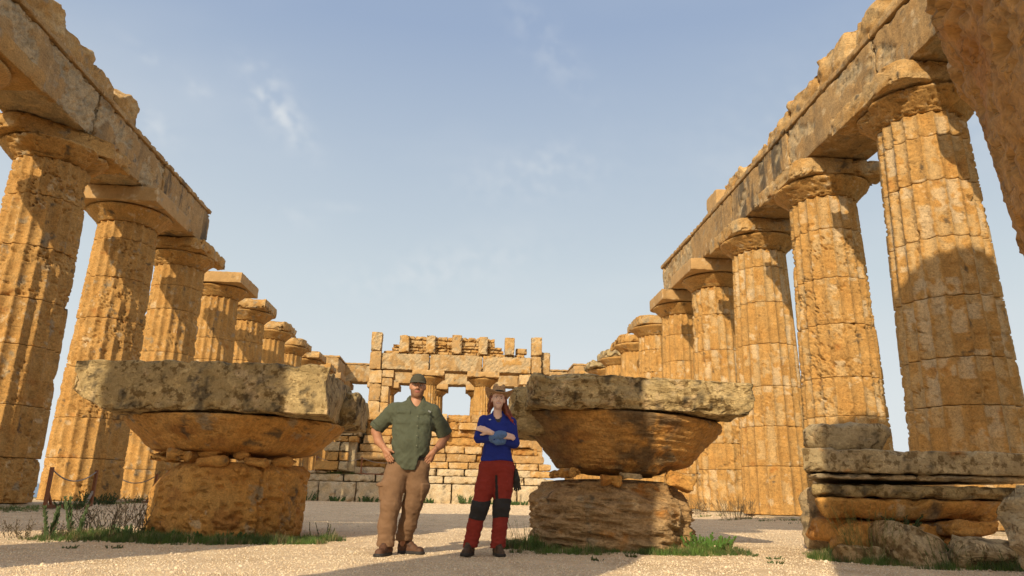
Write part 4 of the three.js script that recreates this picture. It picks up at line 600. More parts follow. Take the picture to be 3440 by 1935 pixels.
function handField(W, D, N, curl, len = 1, spread = 1) { // wrist W, pointing along D, back of the hand towards N; returns a field and its bounds
  const d = new THREE.Vector3(...D).normalize(), n = new THREE.Vector3(...N); n.addScaledVector(d, -n.dot(d)).normalize(); const s = new THREE.Vector3().crossVectors(d, n), w = new THREE.Vector3(...W);
  const at = (a, b, c) => { const v = w.clone().addScaledVector(d, a * len).addScaledVector(s, b * len).addScaledVector(n, c * len); return [v.x, v.y, v.z]; };
  const F = [];
  [[-0.030, 0.072, 0.0092], [-0.010, 0.080, 0.0095], [0.010, 0.076, 0.0092], [0.028, 0.060, 0.0082]].forEach(([b, L0, r], i) => { let a = 0.09 - 0.004 * Math.abs(i - 1), c = 0.004, ang = curl * 0.4; const pts = [[...at(0.06, b * 0.9, 0.002), r + 0.001], [...at(a, b * spread, c), r]]; for (const k of [0.45, 0.33, 0.22]) { ang += curl * 0.55; a += Math.cos(ang) * L0 * k; c -= Math.sin(ang) * L0 * k; pts.push([...at(a, b * spread * (1 + 0.12 * spread), c), r * 0.9]); } F.push(pts); });
  F.push([[...at(0.025, -0.028, -0.005), 0.013], [...at(0.058, -0.052, -0.018), 0.011], [...at(0.085, -0.062, -0.03), 0.009]]);
  const palm = [at(0.01, 0, 0), at(0.085, -0.022, 0), at(0.082, 0.024, 0), at(0.03, 0.018, 0), at(0.03, -0.022, -0.004)];
  return (x, y, z) => { const p = [x, y, z]; let q = cone(p, palm[0], palm[1], 0.024, 0.0135); q = smin(q, cone(p, palm[0], palm[2], 0.024, 0.0125), 0.02); q = smin(q, cone(p, palm[3], palm[2], 0.016, 0.0125), 0.014); q = smin(q, cone(p, palm[4], palm[1], 0.017, 0.013), 0.014); q = smin(q, cone(p, at(-0.04, 0, 0), palm[0], 0.027, 0.025), 0.02); for (const f of F) q = smin(q, chain(p, f, 0.006), 0.006); return q; };
}
const around = (W, r = 0.17) => [W.map((v) => v - r), W.map((v) => v + r)];
function person(label, x, z, turn = 0) { return thing('person', label, 'person', [x, groundY(x, z), z], turn); }
const boot = (heel, toe, ankleTop, w = 0.046) => (x, y, z) => { const p = [x, y, z], mid = [lerp(heel[0], toe[0], 0.55), 0.075, lerp(heel[2], toe[2], 0.55)]; let d = cone([x, y * 1.15, z], [heel[0], 0.055, heel[2]], [toe[0], 0.045, toe[2]], w, w * 1.0); d = smin(d, cone(p, [heel[0], 0.06, heel[2]], ankleTop, w * 1.05, w * 1.25), 0.04); d = smin(d, cone(p, mid, [lerp(ankleTop[0], mid[0], 0.3), 0.13, lerp(ankleTop[2], mid[2], 0.3)], w * 0.9, w * 0.85), 0.03); const sole = Math.max(cone([x, 0, z], [heel[0], 0, heel[2]], [toe[0], 0, toe[2]], w + 0.008, w + 0.012), y - 0.03); d = Math.min(d, sole); d += 0.003 * Math.sin(y * 190) * smooth(0.07, 0.09, y); return Math.max(d, 0.002 - y); };
const bootCol = (a, s) => (x, y, z) => y < 0.032 ? s : noise(x * 14, y * 14, z * 14) > 0.25 ? [a[0] * 0.6, a[1] * 0.6, a[2] * 0.62] : a;

{ // the man, hands on hips
  const m = person('man in olive shirt, cap and tan cargo trousers, hands on hips', 0.05, -7.7);
  const P0 = (x, y, z) => [x, y, z];
  const skin = [0.46, 0.235, 0.14], tan = [0.38, 0.18, 0.10];
  const armL = [[-0.2, 1.45, -0.02, 0.058], [-0.36, 1.235, -0.09, 0.050], [-0.318, 1.13, -0.01, 0.045], [-0.238, 1.045, 0.085, 0.030]], armR = [[0.25, 1.45, -0.02, 0.058], [0.375, 1.205, -0.11, 0.048], [0.335, 1.11, -0.05, 0.043], [0.265, 1.03, 0.03, 0.029]];
  const bodyF = (x, y, z) => { const p = [x, y, z]; let d = chain(p, armL, 0.02); d = Math.min(d, chain(p, armR, 0.02)); d = Math.min(d, cone(p, [0.055, 1.6, -0.03], [0.04, 1.44, -0.03], 0.062, 0.085)); d = smin(d, ell(p, [0.03, 1.33, -0.02], [0.19, 0.2, 0.115]), 0.06); d = smin(d, ell(p, [0.02, 1.0, -0.02], [0.15, 0.25, 0.1]), 0.06); d = Math.min(d, chain(p, [[-0.1, 0.85, 0, 0.09], [-0.14, 0.5, 0.05, 0.06], [-0.17, 0.1, 0.02, 0.04]], 0.02)); d = Math.min(d, chain(p, [[0.09, 0.85, -0.02, 0.09], [0.06, 0.5, -0.09, 0.06], [-0.01, 0.1, -0.22, 0.04]], 0.02)); return d; };
  const body = fieldGeo(bodyF, [-0.46, 0.05, -0.32], [0.5, 1.62, 0.2], 0.012, (x, y) => y > 1.3 ? skin : tan);
  const HP = new THREE.Matrix4().makeRotationFromEuler(new THREE.Euler(0.04, 0.06, -0.03, 'YXZ')).setPosition(0.06, 1.715, 0.0), hs = 1.0;
  const head = fieldGeo(headField(hs), [-0.12, -0.22, -0.14], [0.12, 0.15, 0.14], 0.0042, (x, y, z) => {
    x /= hs; y /= hs; z /= hs; const eye = Math.min(Math.hypot(x - 0.031, y - 0.006), Math.hypot(x + 0.031, y - 0.006));
    if (z > 0.07 && eye < 0.0135 && Math.abs(y - 0.005) < 0.006) return eye < 0.006 ? [0.02, 0.015, 0.01] : [0.5, 0.45, 0.4];
    if (z > 0.06 && Math.abs(y - 0.027 + 0.1 * (Math.abs(x) - 0.03) ** 1) < 0.006 && Math.abs(x) > 0.012 && Math.abs(x) < 0.05) return [0.035, 0.02, 0.012];
    if (z > 0.07 && Math.abs(x) < 0.026 && y < -0.05 && y > -0.076) return [0.36, 0.13, 0.1];
    const cheek = smooth(-0.03, -0.055, y + 0.28 * Math.max(0, 0.045 - Math.abs(x)) * (y > -0.045 ? 0 : 1)) * smooth(-0.16, -0.11, y) * smooth(-0.03, 0.0, z), mous = z > 0.07 && y < -0.04 && y > -0.053 && Math.abs(x) < 0.03 ? 1 : 0;
    return mix3(skin, [0.13, 0.07, 0.045], clamp(0.72 * cheek * (0.75 + 0.4 * noise(x * 160, y * 160, z * 160)) + 0.75 * mous));
  }, HP);
  const hL = [-0.238, 1.045, 0.085], hR = [0.265, 1.03, 0.03];
  const handL = fieldGeo(handField(hL, [0.42, -0.78, 0.36], [-0.6, 0.1, 0.8], 0.28), ...around(hL), 0.0046, tan), handR = fieldGeo(handField(hR, [-0.5, -0.75, 0.25], [0.6, 0.1, 0.8], 0.3), ...around(hR), 0.0046, tan);
  part('body', mergeGeometries([body, head, handL, handR]), SKIN, m);
  // shirt
  const GREEN = [0.072, 0.084, 0.054], T = trunk([[0.80, 0.025, 0, 0.19, 0.14], [0.98, 0.02, 0.0, 0.194, 0.155], [1.12, 0.025, 0.005, 0.198, 0.166], [1.3, 0.03, -0.005, 0.212, 0.15], [1.42, 0.03, -0.02, 0.214, 0.13], [1.51, 0.04, -0.03, 0.185, 0.105], [1.58, 0.05, -0.035, 0.10, 0.088], [1.615, 0.055, -0.035, 0.078, 0.078]]);
  const folds = (p, amt) => amt * (0.6 * noise(p[0] * 7 + p[1] * 5, p[1] * 6 - p[0] * 4, p[2] * 5) + 0.5 * noise(p[0] * 16 + p[1] * 13, p[1] * 9, p[2] * 12) + 0.25 * noise(p[0] * 34, p[1] * 24, p[2] * 30));
  const patchF = (x, y, cx, cy, w, h) => Math.max(Math.abs(x - cx) - w, Math.abs(y - cy) - h);
  const shirtF = (x, y, z) => {
    const p = [x, y, z]; let d = T(p) ;
    let sl = cone(p, [-0.175, 1.45, -0.03], [-0.36, 1.27, -0.085], 0.088, 0.078); sl = Math.min(sl, 9); d = smin(d, Math.max(sl, ((-0.345 - x) * 0.62 + (1.285 - y) * 0.78)), 0.05);
    let sr = cone(p, [0.225, 1.45, -0.03], [0.375, 1.225, -0.105], 0.088, 0.08); d = smin(d, Math.max(sr, ((x - 0.365) * 0.5 + (1.215 - y) * 0.86)), 0.05);
    d += folds(p, 0.009) + 0.009 * smooth(1.15, 0.9, y) * noise(x * 12 - y * 9, y * 5, z * 8);
    // hem: shirt tail long at the middle, cut up at the sides; open corner at the right
    const hem = 0.835 + 0.13 * smooth(0.06, 0.26, Math.abs(x - 0.055)) + 0.14 * smooth(0.085, 0.13, x) * smooth(0.0, 0.1, z) - 0.02 * smooth(0.2, 0.26, x); d = Math.max(d, hem - y);
    if (z > 0 && d < 0.06) { // front: pocket flaps, placket, collar notch
      const r = Math.min(patchF(x, y, -0.065, 1.375, 0.072, 0.075), patchF(x, y, 0.165, 1.375, 0.055, 0.07)), fl = Math.min(patchF(x, y, -0.065, 1.435 - 0.1 * Math.abs(x + 0.065), 0.076, 0.02), patchF(x, y, 0.165, 1.43 - 0.1 * Math.abs(x - 0.165), 0.06, 0.02)), pl = patchF(x, y, 0.085 + 0.02 * (1.4 - y), 1.15, 0.016, 0.27);
      if (r < 0) d -= 0.004; if (fl < 0) d -= 0.006; if (pl < 0) d -= 0.005;
      d = smax(d, -cone(p, [0.078, 1.45, 0.128], [0.055, 1.63, 0.04], 0.014, 0.095), 0.008);
    }
    return d;
  };
  const shirt = part('shirt', fieldGeo(shirtF, [-0.49, 0.78, -0.27], [0.53, 1.63, 0.23], 0.0085, GREEN), CLOTH, m);
  const ring = (y0, rise) => (x, y, z) => { const a = Math.atan2(z + 0.03, x - 0.055), R1 = 0.09 + 0.03 * smooth(1.62, 1.53, y), r = Math.hypot((x - 0.055) / 1.12, z + 0.03), gap = smooth(0.55, 0.3, Math.abs(a - 1.45)); return Math.max(Math.abs(r - R1) - 0.006, y - y0 - rise + 0.06 * gap, 1.525 - 0.02 * gap - y, 0.02 * gap * (r > 0 ? 1 : 0)); };
  part('collar', fieldGeo(ring(1.625, 0.0), [-0.1, 1.48, -0.17], [0.21, 1.65, 0.13], 0.005, [0.10, 0.118, 0.074]), CLOTH, shirt);
  const cuff = (a, b, r) => (x, y, z) => { const p = [x, y, z], q = cone(p, a, b, r, r - 0.002); const ax = new THREE.Vector3(b[0] - a[0], b[1] - a[1], b[2] - a[2]), L0 = ax.length(), t = ((x - a[0]) * ax.x + (y - a[1]) * ax.y + (z - a[2]) * ax.z) / L0; return Math.max(q + 0.004 * noise(x * 20, y * 20, z * 20), -t, t - L0); };
  part('cuff', fieldGeo(cuff([-0.335, 1.30, -0.08], [-0.362, 1.262, -0.09], 0.084), [-0.5, 1.15, -0.22], [-0.2, 1.42, 0.06], 0.007, GREEN), CLOTH, shirt);
  part('cuff', fieldGeo(cuff([0.352, 1.262, -0.095], [0.376, 1.216, -0.108], 0.086), [0.25, 1.1, -0.24], [0.54, 1.38, 0.05], 0.007, GREEN), CLOTH, shirt);
  part('chest_label', new THREE.BoxGeometry(0.032, 0.016, 0.004), std({ color: new THREE.Color().setRGB(0.25, 0.27, 0.27) }), shirt, [0.205, 1.437, 0.128]).rotation.set(-0.12, 0.35, -0.35);
  const btn = new THREE.CylinderGeometry(0.006, 0.006, 0.004, 10).rotateX(Math.PI / 2); for (const [y, z] of [[1.38, 0.158], [1.28, 0.178], [1.18, 0.19], [1.08, 0.19]]) part('button', btn, std({ color: new THREE.Color().setRGB(0.16, 0.17, 0.12) }), shirt, [0.087 + 0.02 * (1.4 - y), y, z]);
  // trousers
  const TAN = [0.195, 0.112, 0.060];
  const legL = [[-0.085, 0.86, -0.005, 0.135], [-0.135, 0.68, 0.02, 0.122], [-0.142, 0.5, 0.05, 0.102], [-0.165, 0.28, 0.03, 0.092], [-0.172, 0.1, 0.03, 0.088]], legR = [[0.10, 0.86, -0.02, 0.13], [0.105, 0.68, -0.04, 0.12], [0.07, 0.5, -0.08, 0.1], [0.03, 0.3, -0.15, 0.09], [-0.01, 0.14, -0.215, 0.086]];
  const trouserF = (x, y, z) => { const p = [x, y, z]; let d = smin(chain(p, legL, 0.03), chain(p, legR, 0.03), 0.018); d = smin(d, ell(p, [0.02, 0.9, -0.02], [0.2, 0.13, 0.135]), 0.04); d += folds(p, 0.007) + 0.006 * noise(x * 7, y * 22, z * 7) * (smooth(0.38, 0.15, y) + 0.5 * smooth(0.1, 0.0, Math.abs(y - 0.5))); if (Math.max(Math.abs(y - 0.62) - 0.085, x + 0.175, -(z + 0.06), z - 0.1) < 0) d -= 0.016; if (Math.max(Math.abs(y - 0.69) - 0.022, x + 0.17, -(z + 0.07), z - 0.11) < 0) d -= 0.024; if (Math.max(Math.abs(y - 0.62) - 0.085, 0.16 - x) < 0) d -= 0.012; const b = z < -0.1 ? 0.13 : 0.085; return Math.max(d, b - y, y - 0.99); };
  const tr = part('trousers', fieldGeo(trouserF, [-0.32, 0.07, -0.34], [0.3, 1.0, 0.2], 0.009, TAN), CLOTH, m);
  part('belt', fieldGeo((x, y, z) => Math.max(ell([x, 0.9, z], [0.02, 0.9, -0.02], [0.206, 0.13, 0.142]), Math.abs(y - 0.955) - 0.02), [-0.22, 0.92, -0.2], [0.26, 0.99, 0.16], 0.008, [0.03, 0.02, 0.015]), LEATHER, tr);
  const bc = bootCol([0.10, 0.045, 0.022], [0.022, 0.02, 0.019]);
  part('boot', fieldGeo(boot([-0.15, 0, 0.0], [-0.21, 0, 0.2], [-0.165, 0.17, 0.01]), [-0.32, -0.01, -0.12], [-0.05, 0.2, 0.32], 0.007, bc), LEATHER, m);
  part('boot', fieldGeo(boot([-0.015, 0, -0.25], [0.165, 0, -0.15], [-0.012, 0.2, -0.225]), [-0.14, -0.01, -0.38], [0.28, 0.22, -0.03], 0.007, bc), LEATHER, m);
  // cap
  const capF = (x, y, z) => { const p = [x, y, z]; let d = Math.max(ell(p, [0, 0.035, -0.012], [0.089, 0.106, 0.108]), 0.034 + 0.12 * Math.max(0, -z - 0.04) * -0.2 - y); const br = Math.max(ell([x, 0, z], [0, 0, 0.06], [0.082, 1, 0.118]), Math.abs(y - 0.052 + 2.6 * x * x + 0.22 * Math.max(0, z - 0.07)) - 0.0045, 0.04 - z); return Math.min(d, br); };
  part('cap', fieldGeo(capF, [-0.12, -0.02, -0.14], [0.12, 0.16, 0.2], 0.0046, [0.062, 0.057, 0.034], HP.clone().multiply(new THREE.Matrix4().makeScale(1.0, 0.98, 1.0))), CLOTH, m);
}
{ // the woman, arms crossed
  const w = person('woman in blue pullover, straw hat and red trousers, arms crossed', 0.95, -7.75);
  const skin = [0.80, 0.54, 0.42], hs = 0.86;
  const HP = new THREE.Matrix4().makeRotationFromEuler(new THREE.Euler(-0.10, 0.05, -0.05, 'YXZ')).setPosition(0.035, 1.592, 0.0);
  const bodyF = (x, y, z) => { const p = [x, y, z]; let d = cone(p, [0.035, 1.48, -0.035], [0.03, 1.38, -0.035], 0.046, 0.06); d = smin(d, ell(p, [0.03, 1.26, -0.03], [0.13, 0.16, 0.085]), 0.05); d = smin(d, ell(p, [0.035, 0.95, -0.03], [0.12, 0.28, 0.085]), 0.05); d = Math.min(d, chain(p, [[-0.05, 0.85, 0, 0.08], [-0.125, 0.47, 0.02, 0.05], [-0.215, 0.1, -0.01, 0.035]], 0.02)); d = Math.min(d, chain(p, [[0.12, 0.85, 0, 0.08], [0.095, 0.47, 0.02, 0.05], [0.065, 0.1, -0.01, 0.035]], 0.02)); d = smin(d, chain(p, [[-0.12, 1.34, -0.03, 0.04], [-0.158, 1.165, 0.03, 0.035], [0.08, 1.2, 0.135, 0.025]], 0.01), 0.03); d = smin(d, chain(p, [[0.18, 1.34, -0.03, 0.04], [0.215, 1.13, 0.03, 0.035], [-0.06, 1.235, 0.14, 0.024]], 0.01), 0.03); return d; };
  const body = fieldGeo(bodyF, [-0.3, 0.05, -0.16], [0.3, 1.52, 0.2], 0.012, skin);
  const head = fieldGeo(headField(hs, true), [-0.1, -0.21, -0.13], [0.1, 0.14, 0.13], 0.004, (x, y, z) => {
    x /= hs; y /= hs; z /= hs; const eye = Math.min(Math.hypot(x - 0.031, y - 0.006), Math.hypot(x + 0.031, y - 0.006));
    if (z > 0.07 && eye < 0.013 && Math.abs(y - 0.006) < 0.006) return eye < 0.0065 ? [0.05, 0.04, 0.03] : [0.6, 0.55, 0.5];
    if (z > 0.065 && Math.abs(y - 0.025 + 0.12 * (Math.abs(x) - 0.03)) < 0.0035 && Math.abs(x) > 0.014 && Math.abs(x) < 0.05) return [0.14, 0.06, 0.03];
    if (z > 0.06 && Math.abs(x) < 0.022 && Math.abs(y + 0.061 - 8 * x * x) < 0.0045) return [0.78, 0.72, 0.66];
    if (z > 0.06 && Math.abs(x) < 0.029 && Math.abs(y + 0.061 - 8 * x * x) < 0.0115) return [0.50, 0.17, 0.15];
    return skin;
  }, HP);
  const hB = [-0.06, 1.235, 0.14], hA = [0.085, 1.2, 0.13];
  const handB = fieldGeo(handField(hB, [-0.86, 0.36, -0.25], [-0.1, 0.35, 0.9], 0.22, 0.88, 0.9), ...around(hB, 0.16), 0.0044, skin), handA = fieldGeo(handField(hA, [0.93, -0.05, -0.1], [0.2, 0.5, 0.8], 0.35, 0.86), ...around(hA, 0.16), 0.0044, skin);
  part('body', mergeGeometries([body, head, handB, handA]), SKIN, w);
  const BLUE = [0.010, 0.026, 0.24], folds = (p, a) => a * (0.7 * noise(p[0] * 9 + p[1] * 4, p[1] * 8, p[2] * 7) + 0.5 * noise(p[0] * 20 + p[1] * 8, p[1] * 16, p[2] * 15));
  const T = trunk([[0.93, 0.035, -0.02, 0.172, 0.118], [1.02, 0.035, -0.02, 0.155, 0.108], [1.1, 0.033, -0.02, 0.143, 0.105], [1.24, 0.03, -0.01, 0.155, 0.12], [1.33, 0.03, -0.025, 0.158, 0.1], [1.41, 0.03, -0.035, 0.118, 0.075], [1.455, 0.033, -0.038, 0.062, 0.06], [1.475, 0.035, -0.038, 0.055, 0.056]]);
  const pullF = (x, y, z) => {
    const p = [x, y, z]; let d = T(p);
    d = smin(d, chain(p, [[-0.115, 1.365, -0.03, 0.062], [-0.155, 1.185, 0.02, 0.057], [0.0, 1.185, 0.125, 0.046]], 0.03), 0.025);
    d = smin(d, chain(p, [[0.178, 1.355, -0.03, 0.062], [0.213, 1.14, 0.02, 0.058], [0.06, 1.165, 0.1, 0.046]], 0.03), 0.025);
    d += folds(p, 0.006) + 0.004 * noise(x * 6, y * 30, z * 6) * smooth(1.06, 0.95, y);
    if (z > -0.01) d = smax(d, -cone(p, [0.042, 1.30, 0.115], [0.035, 1.49, 0.028], 0.010, 0.086), 0.006);
    if (z > 0 && y > 1.23 && Math.abs(x - 0.042) < 0.005) d -= 0.003;
    return Math.max(d, 0.945 + 0.006 * Math.sin(x * 20) - y);
  };
  const pull = part('pullover', fieldGeo(pullF, [-0.26, 0.92, -0.17], [0.31, 1.5, 0.2], 0.0075, BLUE), CLOTH, w);
  const CUFF = [0.10, 0.19, 0.40];
  part('cuff', fieldGeo((x, y, z) => chain([x, y, z], [[-0.02, 1.185, 0.12, 0.046], [0.055, 1.205, 0.145, 0.047], [0.095, 1.212, 0.14, 0.038]], 0.01) + 0.004 * noise(x * 60, y * 20, z * 40), [-0.09, 1.1, 0.03], [0.16, 1.29, 0.22], 0.006, CUFF), CLOTH, pull);
  part('cuff', fieldGeo((x, y, z) => chain([x, y, z], [[0.085, 1.155, 0.1, 0.046], [0.03, 1.145, 0.125, 0.042], [-0.03, 1.165, 0.11, 0.034]], 0.01) + 0.004 * noise(x * 60, y * 20, z * 40), [-0.1, 1.07, 0.03], [0.16, 1.24, 0.2], 0.006, CUFF), CLOTH, pull);
  part('undershirt', fieldGeo((x, y, z) => Math.max(T([x, y, z]) + 0.012, 1.25 - y, y - 1.415 + 0.5 * Math.max(0, 0.05 - Math.abs(x - 0.035))), [-0.08, 1.22, -0.02], [0.15, 1.46, 0.14], 0.006, [0.055, 0.05, 0.048]), CLOTH, w);
  // small white crossed-arcs mark on the chest
    const white = std({ color: new THREE.Color().setRGB(0.75, 0.78, 0.8) }), arcs = [-1, 1].map((s) => new THREE.TorusGeometry(0.011, 0.0022, 6, 14, Math.PI * 0.8).rotateZ(s < 0 ? Math.PI * 0.1 : Math.PI * 1.1).translate(0, s * 0.006, 0)); part('chest_mark', mergeGeometries(arcs), white, pull, [-0.052, 1.372, 0.064]).rotation.set(-0.5, -0.25, 0);
  const RED = [0.25, 0.026, 0.016];
  const legL = [[-0.035, 0.86, -0.01, 0.118], [-0.085, 0.66, 0.0, 0.1], [-0.128, 0.47, 0.02, 0.086], [-0.175, 0.28, 0.0, 0.076], [-0.218, 0.07, 0.0, 0.077]], legR = [[0.115, 0.86, -0.01, 0.118], [0.108, 0.66, 0.0, 0.1], [0.095, 0.47, 0.02, 0.084], [0.085, 0.28, 0.0, 0.076], [0.066, 0.07, 0.0, 0.077]];
  const trouF = (x, y, z) => { const p = [x, y, z]; let d = smin(chain(p, legL, 0.03), chain(p, legR, 0.03), 0.016); d = smin(d, ell(p, [0.037, 0.88, -0.02], [0.178, 0.14, 0.12]), 0.03); d += folds(p, 0.006) + 0.006 * noise(x * 8, y * 30, z * 8) * (smooth(0.3, 0.1, y) + 0.5); for (const [cx, cy, a, b] of [[-0.115, 0.735, 0.05, 0.012], [-0.115, 0.69, 0.047, 0.05], [0.185, 0.745, 0.045, 0.012], [0.18, 0.69, 0.045, 0.05]]) if (z > 0.02 && Math.max(Math.abs(x - cx) - a, Math.abs(y - cy) - b) < 0) d -= 0.005; return Math.max(d, 0.075 - y, y - 0.99); };
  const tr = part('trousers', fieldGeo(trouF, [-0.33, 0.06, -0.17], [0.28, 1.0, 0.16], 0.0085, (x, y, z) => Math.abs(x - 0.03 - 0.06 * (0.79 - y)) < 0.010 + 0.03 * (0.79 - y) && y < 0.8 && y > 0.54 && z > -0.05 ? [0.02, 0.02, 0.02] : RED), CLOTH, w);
  const pad = (x0, x1) => fieldGeo((x, y, z) => Math.max(trouF(x, y, z) - 0.004, Math.abs(y - 0.455 - 0.02 * Math.sin(x * 14)) - 0.095, x0 - x, x - x1), [-0.26, 0.33, -0.12], [0.24, 0.58, 0.16], 0.0075, [0.026, 0.025, 0.026]);
  part('knee_pad', pad(-0.3, -0.01), CLOTH, tr); part('knee_pad', pad(0.0, 0.24), CLOTH, tr);
  const bc = bootCol([0.085, 0.05, 0.028], [0.02, 0.018, 0.016]);
  part('boot', fieldGeo(boot([-0.215, 0, -0.01], [-0.265, 0, 0.14], [-0.217, 0.12, 0.0], 0.04), [-0.35, -0.01, -0.1], [-0.12, 0.15, 0.24], 0.0065, bc), LEATHER, w);
  part('boot', fieldGeo(boot([0.065, 0, -0.01], [0.095, 0, 0.14], [0.066, 0.12, 0.0], 0.04), [-0.02, -0.01, -0.1], [0.19, 0.15, 0.24], 0.0065, bc), LEATHER, w);
  // hair
  const lock = (pts, k) => (p) => chain(p, pts, 0.02) + 0.006 * noise(p[0] * 60, p[1] * 9, p[2] * 60) + 0.004 * noise(p[0] * 120, p[1] * 14, p[2] * 120);
  const locks = [[[-0.02, 1.60, -0.04, 0.045], [-0.045, 1.53, -0.055, 0.03], [-0.062, 1.475, -0.04, 0.016], [-0.07, 1.44, -0.03, 0.007]], [[-0.035, 1.62, -0.03, 0.025], [-0.048, 1.56, -0.012, 0.012], [-0.06, 1.50, 0.0, 0.006]], [[0.09, 1.61, -0.045, 0.042], [0.108, 1.53, -0.06, 0.034], [0.145, 1.46, -0.06, 0.03], [0.195, 1.39, -0.045, 0.022], [0.235, 1.32, -0.04, 0.008]], [[0.105, 1.6, -0.03, 0.025], [0.115, 1.52, -0.015, 0.017], [0.135, 1.44, 0.02, 0.013], [0.185, 1.37, 0.035, 0.009], [0.215, 1.33, 0.03, 0.005]], [[0.035, 1.6, -0.09, 0.06], [0.06, 1.48, -0.1, 0.055], [0.12, 1.37, -0.1, 0.04], [0.2, 1.3, -0.09, 0.02]]].map((l) => lock(l));
  part('hair', fieldGeo((x, y, z) => { const p = [x, y, z]; let d = 9; for (const f of locks) d = smin(d, f(p), 0.015); return d; }, [-0.13, 1.25, -0.2], [0.3, 1.72, 0.08], 0.006, (x, y, z) => mix3([0.19, 0.055, 0.022], [0.34, 0.03, 0.02], smooth(1.5, 1.32, y))), std({ vertexColors: true, roughness: 0.5 }), w);
  // hat
  const hatF = (x, y, z) => { const rr = Math.hypot(x / 0.155, z / 0.175), br = Math.max(Math.abs(y - 0.018 - 0.075 * Math.pow(Math.abs(x) / 0.155, 2.2) + 0.030 * Math.pow(Math.abs(z) / 0.175, 2)) - 0.0045, (rr - 1) * 0.15); const R0 = 0.088 - 0.19 * Math.max(0, y - 0.02) * 0.6, cr = Math.max((Math.hypot(x / 0.92, z / 1.12) - R0), y - 0.135 + 0.045 * Math.exp(-((x / 0.022) ** 2)) - 0.02 * smooth(0.06, -0.06, z) * -1, 0.01 - y); return Math.min(br, smax(cr, cr, 0.01)); };
  const HM = HP.clone().multiply(new THREE.Matrix4().makeRotationFromEuler(new THREE.Euler(-0.16, 0, -0.03)).setPosition(0, 0.032, -0.008));
  const hat = part('hat', fieldGeo(hatF, [-0.175, -0.05, -0.2], [0.175, 0.16, 0.2], 0.005, (x, y, z) => mix3([0.50, 0.33, 0.18], [0.38, 0.23, 0.115], smooth(-0.3, 0.3, noise(x * 30, y * 30, z * 30))), HM), CLOTH, w);
  part('hat_band', fieldGeo((x, y, z) => Math.max(Math.hypot(x / 0.92, z / 1.12) - 0.0895, Math.abs(y - 0.036) - 0.011), [-0.1, 0.01, -0.12], [0.1, 0.06, 0.12], 0.005, [0.03, 0.022, 0.02], HM), CLOTH, hat);
  // gloves hanging from a cord at the hip
  const g = thing('work_gloves', "pair of dark gloves hanging from the woman's hip", 'gloves', [0.95 + 0.235, 0, -7.72]);
  part('glove', fieldGeo((x, y, z) => { const p = [x, y, z]; let d = cone(p, [0.005, 0.86, 0], [0.012, 0.76, 0.0], 0.018, 0.036); d = smin(d, ell(p, [0.012, 0.74, 0], [0.036, 0.055, 0.022]), 0.02); for (const q of [-0.02, 0.0, 0.022, 0.04]) d = smin(d, cone(p, [0.008 + q * 0.8, 0.72, 0.004], [0.012 + q * 1.15, 0.65 + Math.abs(q) * 0.4, 0.006], 0.012, 0.009), 0.006); return d + 0.003 * noise(x * 40, y * 40, z * 40); }, [-0.07, 0.6, -0.06], [0.1, 0.92, 0.06], 0.006, [0.016, 0.014, 0.012]), LEATHER, g);
  part('cord', new THREE.TubeGeometry(new THREE.CatmullRomCurve3([new THREE.Vector3(-0.035, 0.96, 0.01), new THREE.Vector3(0.0, 0.925, 0.02), new THREE.Vector3(0.004, 0.87, 0.01)]), 12, 0.003, 6), std({ color: new THREE.Color().setRGB(0.16, 0.2, 0.14) }), g);
}
// ---------------------------------------------------------------- rope fence
const WOOD = std({ color: new THREE.Color().setRGB(0.22, 0.085, 0.035), roughness: 0.8 }), OLDWOOD = std({ color: new THREE.Color().setRGB(0.30, 0.26, 0.22), roughness: 0.9 }), ROPE = std({ color: new THREE.Color().setRGB(0.30, 0.26, 0.23), roughness: 0.95 });
const bar = (a, b, w, d) => { const A = new THREE.Vector3(...a), B = new THREE.Vector3(...b), L0 = A.distanceTo(B), g = new THREE.BoxGeometry(w, L0, d); const q = new THREE.Quaternion().setFromUnitVectors(new THREE.Vector3(0, 1, 0), B.clone().sub(A).normalize()); g.applyQuaternion(q); g.translate((A.x + B.x) / 2, (A.y + B.y) / 2, (A.z + B.z) / 2); return g; };
function fence(label, posts, base, h, braces) {
  const o = posts[0], g = thing('rope_fence', label, 'fence', [o[0], base, o[2]], 0, 'rope fences'), rel = (p, y) => [p[0] - o[0], y, p[2] - o[2]];
  posts.forEach((p, i) => {
    part('post', bar(rel(p, 0), rel(p, h), 0.07, 0.07), WOOD, g);
    const dir = i < posts.length - 1 ? posts[i + 1] : posts[i - 1], dx = dir[0] - p[0], dz = dir[2] - p[2], L0 = Math.hypot(dx, dz);
    part('brace', bar([p[0] - o[0] + dx / L0 * 0.34, 0.02, p[2] - o[2] + dz / L0 * 0.34], rel(p, h * 0.42), 0.045, 0.05), i ? OLDWOOD : WOOD, g);
    if (i) { const a = posts[i - 1], pts = []; for (let k = 0; k <= 12; k++) { const t = k / 12; pts.push(new THREE.Vector3(lerp(a[0], p[0], t) - o[0], h - 0.04 - 0.26 * 4 * t * (1 - t), lerp(a[2], p[2], t) - o[2])); } part('rope', new THREE.TubeGeometry(new THREE.CatmullRomCurve3(pts), 30, 0.016, 7), ROPE, g); part('ground_beam', bar(rel(a, 0.03), rel(p, 0.03), 0.06, 0.08), WOOD, g); }
  });
}
fence('rope fence with rust-brown posts in front of the left columns', [[-8.95, 0, -17.9], [-9.1, 0, -20.35]], 0.07, 0.92);
fence('rope fence ending at a post beside the orange drum', [[-9.3, 0, -24.8], [-11.0, 0, -25.7]], 0.07, 0.92);
fence('small rope barrier on the steps beside the cella wall', [[-7.55, 0, -42.12], [-5.02, 0, -42.15], [-2.6, 0, -42.18]], 1.49, 0.95);

